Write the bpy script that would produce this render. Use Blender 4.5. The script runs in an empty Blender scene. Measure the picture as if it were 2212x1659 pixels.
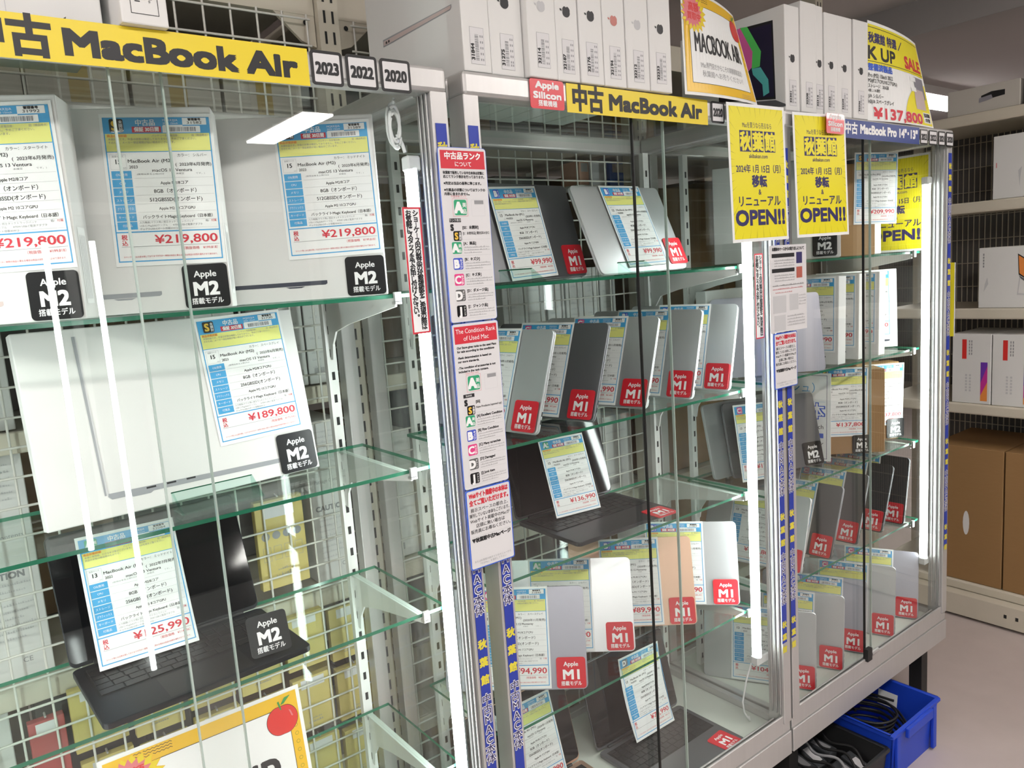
import bpy, bmesh, math, random
from mathutils import Matrix, Vector

R = math.radians
SC = bpy.context.scene
COL = SC.collection
random.seed(7)

# ------------------------------------------------------------------ camera
cam_d = bpy.data.cameras.new('camera')
cam = bpy.data.objects.new('camera', cam_d)
COL.objects.link(cam)
cam_d.sensor_width = 36.0
cam_d.lens = 1659.5 / 2212 * 36.0
cam_d.clip_start = 0.02
YAW, PITCH, ROLL = R(37.1441), R(8.2792), R(-4.007)
_f = Vector((math.sin(YAW) * math.cos(PITCH), math.cos(YAW) * math.cos(PITCH), -math.sin(PITCH)))
_r0 = Vector((math.cos(YAW), -math.sin(YAW), 0))
_u0 = _r0.cross(_f)
_r = math.cos(ROLL) * _r0 + math.sin(ROLL) * _u0
_u = -math.sin(ROLL) * _r0 + math.cos(ROLL) * _u0
cam.matrix_world = Matrix(((_r.x, _u.x, -_f.x, 0.0), (_r.y, _u.y, -_f.y, -1.05),
                           (_r.z, _u.z, -_f.z, 1.5), (0, 0, 0, 1)))
SC.camera = cam

# ------------------------------------------------------------------ world, exposure
world = bpy.data.worlds.new('world')
SC.world = world
world.use_nodes = True
world.node_tree.nodes['Background'].inputs[0].default_value = (1.0, 0.95, 0.92, 1)
world.node_tree.nodes['Background'].inputs[1].default_value = 0.35
SC.view_settings.view_transform = 'Standard'
SC.view_settings.look = 'None'
SC.view_settings.gamma = 1.0
SC.view_settings.exposure = 0.9
SC.view_settings.use_curve_mapping = False
cy = SC.cycles
cy.max_bounces = 12
cy.transparent_max_bounces = 40
cy.diffuse_bounces = 3
cy.glossy_bounces = 4
cy.transmission_bounces = 4
cy.caustics_reflective = False
cy.caustics_refractive = False
cy.sample_clamp_indirect = 4.0
cy.use_denoising = True
cy.adaptive_threshold = 0.015
TUBE_POWER = 17.0        # showcase light tubes
ROOM_POWER = 24.0       # ceiling fittings

# ------------------------------------------------------------------ materials
MATS = {}


def mat(name, col, rough=0.5, metal=0.0, noise=0.0, nscale=40.0, bump=0.0, emit=0.0, spec=0.5, coat=0.0, stretch=None):
    m = bpy.data.materials.new(name)
    m.use_nodes = True
    nt = m.node_tree
    b = nt.nodes['Principled BSDF']
    c = (*col, 1.0)
    b.inputs['Base Color'].default_value = c
    b.inputs['Roughness'].default_value = rough
    b.inputs['Metallic'].default_value = metal
    b.inputs['Specular IOR Level'].default_value = spec
    b.inputs['Coat Weight'].default_value = coat
    if noise or bump:
        tc = nt.nodes.new('ShaderNodeTexCoord')
        mp = nt.nodes.new('ShaderNodeMapping')
        if stretch:
            mp.inputs['Scale'].default_value = stretch
        n = nt.nodes.new('ShaderNodeTexNoise')
        n.inputs['Scale'].default_value = nscale
        n.inputs['Detail'].default_value = 5
        nt.links.new(tc.outputs['Object'], mp.inputs[0])
        nt.links.new(mp.outputs[0], n.inputs['Vector'])
        if noise:
            mx = nt.nodes.new('ShaderNodeMix')
            mx.data_type = 'RGBA'
            mx.inputs[6].default_value = tuple(max(0, v * (1 - noise)) for v in col) + (1,)
            mx.inputs[7].default_value = tuple(min(1, v * (1 + noise)) for v in col) + (1,)
            nt.links.new(n.outputs['Fac'], mx.inputs[0])
            nt.links.new(mx.outputs[2], b.inputs['Base Color'])
        if bump:
            bp = nt.nodes.new('ShaderNodeBump')
            bp.inputs['Strength'].default_value = bump
            bp.inputs['Distance'].default_value = 0.002
            nt.links.new(n.outputs['Fac'], bp.inputs['Height'])
            nt.links.new(bp.outputs[0], b.inputs['Normal'])
    if emit:
        b.inputs['Emission Color'].default_value = c
        b.inputs['Emission Strength'].default_value = emit
    MATS[name] = m
    return m


def glass(name, tint, refl=0.45):
    m = bpy.data.materials.new(name)
    m.use_nodes = True
    nt = m.node_tree
    nt.nodes.clear()
    out = nt.nodes.new('ShaderNodeOutputMaterial')
    mix = nt.nodes.new('ShaderNodeMixShader')
    tr = nt.nodes.new('ShaderNodeBsdfTransparent')
    gl = nt.nodes.new('ShaderNodeBsdfGlossy')
    lw = nt.nodes.new('ShaderNodeLayerWeight')
    lw.inputs['Blend'].default_value = 0.5
    pw = nt.nodes.new('ShaderNodeMath')
    pw.operation = 'POWER'
    pw.inputs[1].default_value = 5.0
    nt.links.new(lw.outputs['Facing'], pw.inputs[0])
    mul = nt.nodes.new('ShaderNodeMath')
    mul.operation = 'MULTIPLY_ADD'
    mul.inputs[1].default_value = 0.90 * refl
    mul.inputs[2].default_value = 0.04 * refl
    gl.inputs['Roughness'].default_value = 0.0
    gl.inputs['Color'].default_value = (1, 1, 1, 1)
    tr.inputs['Color'].default_value = (*tint, 1)
    nt.links.new(pw.outputs[0], mul.inputs[0])
    nt.links.new(mul.outputs[0], mix.inputs[0])
    nt.links.new(tr.outputs[0], mix.inputs[1])
    nt.links.new(gl.outputs[0], mix.inputs[2])
    nt.links.new(mix.outputs[0], out.inputs[0])
    MATS[name] = m
    return m


glass('pane_glass', (0.985, 0.995, 0.99))
glass('door_glass', (0.985, 0.995, 0.99), 0.85)
glass('shelf_glass', (0.93, 0.975, 0.955))
glass('acrylic', (0.86, 0.95, 0.92))
mat('glass_edge', (0.02, 0.16, 0.09), 0.15, spec=0.6)
mat('glass_edge_pale', (0.45, 0.55, 0.5), 0.2)
mat('rubber_black', (0.012, 0.012, 0.012), 0.5)
mat('aluminium', (0.58, 0.57, 0.56), 0.38, 0.55, noise=0.05, nscale=90, stretch=(1, 1, 0.05))
mat('aluminium_dark', (0.22, 0.24, 0.26), 0.4, 0.6)
mat('white_steel', (0.80, 0.80, 0.78), 0.4)
mat('cream_steel', (0.62, 0.57, 0.47), 0.45, noise=0.04, nscale=15)
mat('wire_white', (0.72, 0.70, 0.65), 0.45)
mat('slot_dark', (0.02, 0.02, 0.02), 0.8)
mat('base_board', (0.62, 0.66, 0.60), 0.5, noise=0.03, nscale=8)
mat('tube_light', (0.93, 1.0, 0.975), 0.4, emit=TUBE_POWER)
mat('room_light', (1.0, 0.94, 0.90), 0.4, emit=ROOM_POWER)
mat('socket_white', (0.75, 0.77, 0.77), 0.5)
mat('cable_white', (0.82, 0.84, 0.84), 0.4)
mat('paper', (0.86, 0.87, 0.86), 0.55, noise=0.015, nscale=30)
mat('paper_grey', (0.70, 0.69, 0.70), 0.5)
mat('box_white', (0.74, 0.735, 0.72), 0.5, noise=0.015, nscale=20)
mat('box_side', (0.74, 0.735, 0.72), 0.5)
mat('ink_black', (0.015, 0.015, 0.017), 0.5)
mat('ink_grey', (0.30, 0.30, 0.31), 0.6)
mat('ink_pale', (0.55, 0.55, 0.56), 0.6)
mat('ink_red', (0.62, 0.03, 0.05), 0.5)
mat('ink_orange', (0.85, 0.28, 0.05), 0.5)
mat('ink_white', (0.88, 0.88, 0.88), 0.5)
mat('ink_navy', (0.03, 0.025, 0.12), 0.5)
mat('ink_blue', (0.03, 0.11, 0.60), 0.5)
mat('card_blue', (0.06, 0.36, 0.68), 0.45)
mat('card_yellow', (0.80, 0.80, 0.24), 0.5)
mat('badge_red', (0.66, 0.02, 0.035), 0.3, coat=0.2)
mat('badge_black', (0.010, 0.010, 0.011), 0.3, coat=0.15)
mat('badge_green', (0.03, 0.36, 0.17), 0.4)
mat('badge_blue', (0.05, 0.09, 0.55), 0.4)
mat('badge_pink', (0.75, 0.06, 0.25), 0.4)
mat('badge_grey', (0.12, 0.12, 0.12), 0.4)
mat('gold_print', (0.80, 0.52, 0.06), 0.4)
mat('sign_yellow', (0.80, 0.62, 0.02), 0.42)
mat('poster_yellow', (0.84, 0.74, 0.02), 0.40)
mat('poster_ray', (0.33, 0.28, 0.02), 0.45)
mat('poster_gold', (0.82, 0.50, 0.02), 0.35)
mat('sign_blue', (0.014, 0.042, 0.23), 0.40)
mat('tape_blue', (0.02, 0.045, 0.36), 0.45)
mat('tape_yellow', (0.75, 0.65, 0.05), 0.45)
mat('apple_red', (0.70, 0.035, 0.03), 0.35)
mat('leaf_green', (0.04, 0.28, 0.06), 0.45)
mat('burst_pink', (0.72, 0.20, 0.22), 0.5)
mat('lap_silver', (0.70, 0.715, 0.73), 0.33, 0.75)
mat('lap_lilac', (0.47, 0.47, 0.54), 0.36, 0.7)
mat('lap_grey', (0.20, 0.20, 0.215), 0.36, 0.7)
mat('lap_dark', (0.06, 0.06, 0.065), 0.36, 0.6)
mat('lap_gold', (0.72, 0.47, 0.34), 0.36, 0.7)
mat('lap_midnight', (0.007, 0.009, 0.012), 0.42, 0.0, spec=0.3)
mat('key_black', (0.012, 0.012, 0.013), 0.45)
mat('well_black', (0.006, 0.006, 0.006), 0.6)
mat('screen_black', (0.003, 0.003, 0.004), 0.06, spec=0.4)
mat('print_lap', (0.33, 0.34, 0.36), 0.4)
mat('print_lap_dark', (0.05, 0.055, 0.08), 0.4)
mat('print_lap_pink', (0.58, 0.47, 0.45), 0.4)
mat('print_rose', (0.45, 0.12, 0.09), 0.4)
mat('carton', (0.31, 0.175, 0.068), 0.75, noise=0.06, nscale=25, stretch=(1, 1, 6))
mat('carton_dark', (0.18, 0.105, 0.045), 0.75, noise=0.06, nscale=25)
mat('tape_brown', (0.42, 0.31, 0.10), 0.4)
mat('beige_box', (0.55, 0.52, 0.47), 0.6)
mat('pack_yellow', (0.62, 0.50, 0.17), 0.5, noise=0.05, nscale=14)
mat('pack_blue', (0.05, 0.16, 0.60), 0.45)
mat('pack_peach', (0.75, 0.45, 0.33), 0.5)
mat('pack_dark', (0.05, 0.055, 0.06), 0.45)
mat('pack_red', (0.42, 0.06, 0.06), 0.5)
mat('bin_blue', (0.012, 0.06, 0.55), 0.42)
mat('bin_black', (0.015, 0.015, 0.016), 0.5)
mat('bag_film', (0.35, 0.35, 0.36), 0.25)
mat('leg_black', (0.012, 0.012, 0.012), 0.5)
mat('floor_vinyl', (0.52, 0.445, 0.42), 0.42, noise=0.10, nscale=9, bump=0.03)
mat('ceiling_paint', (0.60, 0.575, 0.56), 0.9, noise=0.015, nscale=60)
mat('ceiling_paint_shaded', (0.45, 0.43, 0.425), 0.9, noise=0.015, nscale=60)  # ceiling paint made darker: the soffit's weaker light put into its colour
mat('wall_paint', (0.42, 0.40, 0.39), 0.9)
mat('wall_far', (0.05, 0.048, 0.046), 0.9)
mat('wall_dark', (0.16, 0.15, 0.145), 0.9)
mat('mac_rainbow_green', (0.10, 0.60, 0.12), 0.4)
mat('mac_rainbow_pink', (0.75, 0.12, 0.38), 0.4)
mat('mac_rainbow_teal', (0.10, 0.48, 0.46), 0.4)
mat('mac_rainbow_purple', (0.012, 0.008, 0.035), 0.4)
mat('gradient_orange', (0.80, 0.27, 0.06), 0.4)
mat('gradient_magenta', (0.55, 0.03, 0.30), 0.4)
mat('gradient_purple', (0.16, 0.04, 0.42), 0.4)

# ------------------------------------------------------------------ text
_tc = bpy.data.curves.new('lettering', 'FONT')
_to = bpy.data.objects.new('lettering', _tc)
COL.objects.link(_to)
_tc.resolution_u = 3
_tcache = {}


def glyphs(s):
    if s not in _tcache:
        _tc.body = s
        bpy.context.view_layer.update()
        dg = bpy.context.evaluated_depsgraph_get()
        me = bpy.data.meshes.new_from_object(_to.evaluated_get(dg))
        vs = [(v.co.x, v.co.y) for v in me.vertices]
        fs = [tuple(p.vertices) for p in me.polygons]
        bpy.data.meshes.remove(me)
        if not vs:
            vs = [(0, 0)]
        xs = [v[0] for v in vs]
        _tcache[s] = (vs, fs, min(xs), max(xs))
    return _tcache[s]


class MB:
    """collects shapes for ONE mesh"""

    def __init__(self):
        self.v, self.f, self.m, self.s = [], [], [], []
        self.names = []

    def mi(self, m):
        if m not in self.names:
            self.names.append(m)
        return self.names.index(m)

    def add(self, vs, fs, m, smooth=False):
        o = len(self.v)
        k = self.mi(m)
        self.v += [tuple(p) for p in vs]
        for f in fs:
            self.f.append(tuple(i + o for i in f))
            self.m.append(k)
            self.s.append(smooth)
        return self

    def box(self, x0, x1, y0, y1, z0, z1, m, skip=''):
        vs = [(x, y, z) for z in (z0, z1) for y in (y0, y1) for x in (x0, x1)]
        fs = {'b': (0, 2, 3, 1), 't': (4, 5, 7, 6), 'f': (0, 1, 5, 4), 'k': (2, 6, 7, 3), 'l': (0, 4, 6, 2), 'r': (1, 3, 7, 5)}
        return self.add(vs, [fs[k] for k in fs if k not in skip], m)

    def rect(self, x0, x1, z0, z1, y, m):
        return self.add([(x0, y, z0), (x1, y, z0), (x1, y, z1), (x0, y, z1)], [(0, 1, 2, 3)], m)

    def frame(self, x0, x1, z0, z1, t, y, m):
        self.rect(x0, x1, z0, z0 + t, y, m)
        self.rect(x0, x1, z1 - t, z1, y, m)
        self.rect(x0, x0 + t, z0 + t, z1 - t, y, m)
        return self.rect(x1 - t, x1, z0 + t, z1 - t, y, m)

    def poly(self, pts, y, m):
        return self.add([(p[0], y, p[1]) for p in pts], [tuple(range(len(pts)))], m)

    def prism(self, pts, y0, y1, m, smooth_side=False):
        n = len(pts)
        vs = [(p[0], y0, p[1]) for p in pts] + [(p[0], y1, p[1]) for p in pts]
        self.add(vs, [tuple(range(n)), tuple(range(2 * n - 1, n - 1, -1))], m)
        self.add(vs, [(i, i + n, (i + 1) % n + n, (i + 1) % n) for i in range(n)], m, smooth_side)
        return self

    def rrect(self, x0, x1, z0, z1, r, n=5):
        pts = []
        for cx, cz, a0 in ((x1 - r, z1 - r, 0), (x0 + r, z1 - r, 90), (x0 + r, z0 + r, 180), (x1 - r, z0 + r, 270)):
            for i in range(n + 1):
                a = R(a0 + 90 * i / n)
                pts.append((cx + r * math.cos(a), cz + r * math.sin(a)))
        return pts[::-1]

    def tube(self, path, r, m, n=10, caps=True, closed=False):
        path = [Vector(p) for p in path]
        k = len(path)
        rings = []
        for i, p in enumerate(path):
            a = path[i - 1] if (i > 0 or closed) else p
            b = path[(i + 1) % k] if (i < k - 1 or closed) else p
            t = (b - a)
            t = t.normalized() if t.length > 1e-9 else Vector((0, 0, 1))
            ref = Vector((0, 0, 1)) if abs(t.z) < 0.9 else Vector((1, 0, 0))
            e1 = t.cross(ref).normalized()
            e2 = t.cross(e1)
            rings.append([p + r * (math.cos(2 * math.pi * j / n) * e1 + math.sin(2 * math.pi * j / n) * e2) for j in range(n)])
        vs = [q for g in rings for q in g]
        fs = []
        for i in range(k if closed else k - 1):
            i2 = (i + 1) % k
            for j in range(n):
                fs.append((i * n + j, i * n + (j + 1) % n, i2 * n + (j + 1) % n, i2 * n + j))
        self.add(vs, fs, m, True)
        if caps and not closed:
            self.add(rings[0], [tuple(range(n))], m)
            self.add(rings[-1], [tuple(range(n))], m)
        return self

    def disc(self, x, z, r, y, m, n=24, rz=None):
        rz = rz or r
        return self.poly([(x + r * math.cos(2 * math.pi * i / n), z + rz * math.sin(2 * math.pi * i / n)) for i in range(n)], y, m)

    def text(self, s, x, z, h, y, m, w=None, align='c', bold=0.0, maxw=None):
        """one line; z = baseline, h = capital height; bold = stroke growth / h"""
        vs, fs, a, b = glyphs(s)
        k = h / 0.70
        kx = k
        if w:
            kx = w / max(1e-6, b - a)
        elif maxw and (b - a) * k > maxw:
            kx = maxw / (b - a)
        W = (b - a) * kx
        x0 = {'c': x - W / 2, 'l': x, 'r': x - W}[align] - a * kx
        offs = [(0, 0)]
        if bold:
            d = bold * h
            offs = [(-d, -d), (d, -d), (-d, d), (d, d), (0, d), (0, -d), (d, 0), (-d, 0)] if bold > 0.045 else [(-d, 0), (d, 0), (0, d * 0.6), (0, -d * 0.6)]
        for i, (dx, dz) in enumerate(offs):     # every stroke copy a hair in front of the last: never coplanar
            self.add([(x0 + p[0] * kx + dx, y - 1.6e-5 * i, z + p[1] * k + dz) for p in vs], fs, m)
        return self

    def vtext(self, s, x, z, h, pitch, y, m, bold=0.0):
        """vertical writing, z = top; long vowel marks turn upright"""
        for i, ch in enumerate(s):
            zc = z - pitch * (i + 0.5)
            if ch == 'ー':
                self.rect(x - 0.07 * h, x + 0.07 * h, zc - 0.42 * h, zc + 0.42 * h, y, m)
            elif ch in '。':
                self.text(ch, x + 0.35 * h, zc + 0.1 * h, h * 0.8, y, m, bold=bold)
            else:
                self.text(ch, x, zc - 0.36 * h, h * 0.82, y, m, bold=bold)
        return self

    def scribble(self, x0, x1, z, h, y, m, seed=0):
        """a line of print too small to read: short irregular ticks"""
        rnd = random.Random(seed)
        x = x0
        while x < x1 - h * 0.4:
            w = h * rnd.uniform(0.5, 0.95)
            hh = h * rnd.uniform(0.35, 0.9)
            self.rect(x, min(x + w * 0.75, x1), z, z + hh * 0.35, y, m)
            self.rect(x + w * 0.2, min(x + w * 0.4, x1), z, z + hh, y, m)
            if rnd.random() < 0.6:
                self.rect(x, min(x + w * 0.7, x1), z + hh * 0.75, z + hh, y, m)
            x += w
        return self

    def barcode(self, x0, x1, z0, z1, y, m, seed=0):
        rnd = random.Random(seed)
        x = x0
        while x < x1:
            w = (x1 - x0) / 60 * rnd.choice((1, 1, 2, 3))
            self.rect(x, min(x1, x + w), z0, z1, y, m)
            x += w + (x1 - x0) / 60 * rnd.choice((1, 1, 2))
        return self

    def barcode_v(self, x0, x1, z0, z1, y, m, seed=0):
        rnd = random.Random(seed)
        z = z0
        while z < z1:
            w = (z1 - z0) / 60 * rnd.choice((1, 1, 2, 3))
            self.rect(x0, x1, z, min(z1, z + w), y, m)
            z += w + (z1 - z0) / 60 * rnd.choice((1, 1, 2))
        return self

    def turned(self, start, cx, cz, ang):
        """turn everything added since vertex index start about (cx,cz) in the face plane"""
        c, s = math.cos(ang), math.sin(ang)
        for i in range(start, len(self.v)):
            x, y, z = self.v[i]
            dx, dz = x - cx, z - cz
            self.v[i] = (cx + dx * c - dz * s, y, cz + dx * s + dz * c)
        return self

    def bend(self, fn):
        self.v = [fn(*p) for p in self.v]
        return self

    def mesh(self, name, bevel=0.0, seg=2):
        me = bpy.data.meshes.new(name)
        me.from_pydata(self.v, [], self.f)
        for n in self.names:
            me.materials.append(MATS[n])
        me.polygons.foreach_set('material_index', self.m)
        me.polygons.foreach_set('use_smooth', self.s)
        if bevel:
            bm = bmesh.new()
            bm.from_mesh(me)
            bmesh.ops.remove_doubles(bm, verts=bm.verts, dist=1e-6)
            bmesh.ops.recalc_face_normals(bm, faces=bm.faces)
            es = [e for e in bm.edges if len(e.link_faces) == 2 and e.calc_face_angle(0) > 0.6]
            bmesh.ops.bevel(bm, geom=es, offset=bevel, segments=seg, affect='EDGES', profile=0.5, clamp_overlap=True)
            bm.to_mesh(me)
            bm.free()
        me.update()
        return me

    def build(self, name, parent=None, bevel=0.0, seg=2):
        return link(name, self.mesh(name, bevel, seg), parent)


def link(name, me, parent=None):
    o = bpy.data.objects.new(name, me)
    COL.objects.link(o)
    if parent:
        o.parent = parent
    return o


def tag(o, label, cat, group=None, kind=None):
    if label:
        o['label'] = label
        o['category'] = cat
    if group:
        o['group'] = group
    if kind:
        o['kind'] = kind
    return o


def struct(o):
    o['kind'] = 'structure'
    return o


def face_mat(x, y, z, yaw=0.0, L=0.0, rot=0.0):
    """local X = along the face, local -Y = out of the face, local Z = up the face"""
    yaw, L = R(yaw), R(L)
    u = Vector((math.cos(yaw), math.sin(yaw), 0))
    n0 = Vector((math.sin(yaw), -math.cos(yaw), 0))
    v = math.cos(L) * Vector((0, 0, 1)) - math.sin(L) * n0
    n = u.cross(v)
    m = Matrix(((u.x, -n.x, v.x, x), (u.y, -n.y, v.y, y), (u.z, -n.z, v.z, z), (0, 0, 0, 1)))
    return m @ Matrix.Rotation(-R(rot), 4, 'Y')


def thing(name, label, cat, mw, group=None):
    o = bpy.data.objects.new(name, None)
    o.empty_display_size = 0.05
    COL.objects.link(o)
    o.matrix_world = mw
    return tag(o, label, cat, group)


def on(m, du, dv, dn=0.0, rot=0.0):
    """a place on a leaning face: du along, dv up, dn out of it"""
    return m @ Matrix.Translation((du, -dn, dv)) @ Matrix.Rotation(-R(rot), 4, 'Y')


def lean_mat(x, y, z, yaw, L, d):
    """as face_mat, for a body of thickness d that leans back: lifted so that its rear lower edge rests on z"""
    return face_mat(x, y, z + d * math.sin(R(max(0.0, L))) + 0.0003, yaw, L)


def wbuild(mb, name, parent, bevel=0.0, seg=2):
    """mesh given in world metres under an unrotated parent"""
    p = parent.matrix_world.translation if parent else Vector((0, 0, 0))
    mb.v = [(a - p.x, b - p.y, c - p.z) for a, b, c in mb.v]
    return mb.build(name, parent, bevel, seg)


T = Matrix.Translation

# ------------------------------------------------------------------ room shell
struct(MB().box(-3.5, 7.5, -4.6, 3.2, -0.05, 0.0, 'floor_vinyl').build('floor'))
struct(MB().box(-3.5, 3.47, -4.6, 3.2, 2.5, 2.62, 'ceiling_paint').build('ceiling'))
struct(MB().box(3.47, 7.5, -4.6, 3.2, 2.362, 2.62, 'ceiling_paint_shaded').build('trim_1'))
struct(MB().box(-3.5, 7.5, 3.2, 3.3, 0.0, 2.62, 'wall_paint').build('wall_back'))
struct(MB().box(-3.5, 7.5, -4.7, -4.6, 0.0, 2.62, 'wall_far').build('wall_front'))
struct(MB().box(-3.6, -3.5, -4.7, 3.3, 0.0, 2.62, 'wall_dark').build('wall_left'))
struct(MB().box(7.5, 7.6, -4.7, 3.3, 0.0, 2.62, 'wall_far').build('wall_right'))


def ceiling_light(x, y, z, along='y', ln=1.24, label=''):
    t = thing('ceiling_light', label, 'ceiling light', T((x, y, z)), 'ceiling light fittings')
    hx, hy = (0.11, ln / 2) if along == 'y' else (ln / 2, 0.11)
    wbuild(MB().box(x - hx, x + hx, y - hy, y + hy, z - 0.045, z, 'white_steel'), 'housing', t)
    q = 0.02
    wbuild(MB().box(x - hx + q, x + hx - q, y - hy + q, y + hy - q, z - 0.058, z - 0.0455, 'room_light'), 'diffuser', t)


ceiling_light(1.93, -3.55, 2.5, 'y', 0.95, 'white ceiling light over the aisle mirrored in the left glass')
ceiling_light(5.05, 1.12, 2.362, 'x', 1.24, 'lit white ceiling light beyond the right rack')
ceiling_light(0.1, -1.5, 2.5, 'x', 1.24, 'unseen ceiling light added overhead in front of left showcase')  # unseen, added with the fittings below to light the aisle
ceiling_light(2.4, -1.5, 2.5, 'x', 1.24, 'unseen ceiling light added overhead in front of right showcase')  # also unseen, added for light in the front aisle
ceiling_light(-1.35, -0.55, 2.5, 'y', 1.24, 'unseen ceiling light added to the left of the left showcase')  # unseen, added to brighten the left faces of the boxes on top
ceiling_light(-1.6, -2.6, 2.5, 'x', 1.24, 'unseen ceiling light added far left over the aisle')  # unseen fitting added for more room light
ceiling_light(4.9, -1.6, 2.362, 'x', 1.24, 'unseen ceiling light added above the aisle past the right rack')  # added out of view to light the far aisle

# ------------------------------------------------------------------ rear store rack, grid, shelves
RACK_Y = 0.47
rack = thing('store_rack', 'cream slotted steel store rack standing behind the glass showcases', 'rack', T((1.2, 0.65, 0)))
UP = (-0.165, 0.738, 1.638, 2.54)
for ux in UP:
    for yy in (RACK_Y, 0.95):
        mb = MB().box(ux - 0.022, ux + 0.022, yy - 0.02, yy + 0.03, 0.0, 2.45, 'cream_steel')
        if yy == RACK_Y:
            z = 0.3
            while z < 2.42:
                for s in (-0.009, 0.009):
                    mb.rect(ux + s - 0.0025, ux + s + 0.0025, z, z + 0.024, yy - 0.0206, 'slot_dark')
                z += 0.04
        wbuild(mb, 'upright', rack)
SHZ = (0.10, 0.47, 0.86, 1.30, 1.845, 2.115)
for i in range(3):
    a, b = UP[i] + 0.024, UP[i + 1] - 0.024
    for z in SHZ:
        mb = MB().box(a, b, RACK_Y + 0.012, 0.97, z - 0.035, z - 0.01, 'cream_steel')
        mb.box(a, b, RACK_Y + 0.002, RACK_Y + 0.012, z - 0.045, z - 0.008, 'cream_steel')
        wbuild(mb, 'shelf', rack, 0.002, 1)
    # top beam with gusset ends
    mb = MB().box(a, b, RACK_Y - 0.005, RACK_Y + 0.02, 2.035, 2.10, 'cream_steel')
    for gx, s in ((a, 1), (b, -1)):
        mb.prism([(gx, 2.036), (gx + s * 0.085, 2.036), (gx + s * 0.03, 1.985), (gx, 1.975)][::s], RACK_Y - 0.004, RACK_Y + 0.004, 'cream_steel')
        mb.disc(gx + s * 0.02, 2.02, 0.005, RACK_Y - 0.0062, 'slot_dark', 12)
    wbuild(mb, 'beam', rack)
    if i < 2:
        mb = MB()
        x = a + 0.03
        while x < b - 0.02:
            mb.tube([(x, RACK_Y - 0.022, 0.30), (x, RACK_Y - 0.022, 2.03)], 0.0022, 'wire_white', 6)
            x += 0.05
        z = 0.32
        while z < 2.03:
            mb.tube([(a + 0.02, RACK_Y - 0.0255, z), (b - 0.02, RACK_Y - 0.0255, z)], 0.0022, 'wire_white', 6)
            z += 0.05
        wbuild(mb, 'wire_grid', rack)

# ------------------------------------------------------------------ glass showcases


def standard(mb, x, y, z0, z1):
    mb.box(x - 0.010, x + 0.010, y, y + 0.014, z0, z1, 'white_steel')
    z = z0 + 0.02
    while z < z1 - 0.03:
        mb.rect(x - 0.0032, x + 0.0032, z, z + 0.016, y - 0.0005, 'slot_dark')
        z += 0.045
    return mb


def half_tube(x, y, z0, z1, r, side, n=20):
    """LED tube: glowing diffuser over most of the round, metal back shell towards the post (side = +1: post at +x)"""
    mb = MB()
    for i in range(n):
        a0, a1 = 2 * math.pi * i / n, 2 * math.pi * (i + 1) / n
        c = math.cos((a0 + a1) / 2) * side
        p = [(x + r * math.cos(a), y + r * math.sin(a)) for a in (a0, a1)]
        mb.add([(p[0][0], p[0][1], z0), (p[1][0], p[1][1], z0), (p[1][0], p[1][1], z1), (p[0][0], p[0][1], z1)], [(0, 1, 2, 3)],
               'aluminium_dark' if c > 0.25 else 'tube_light', True)
    return mb


LEVELS = (1.477, 1.180, 0.922, 0.617)


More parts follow.
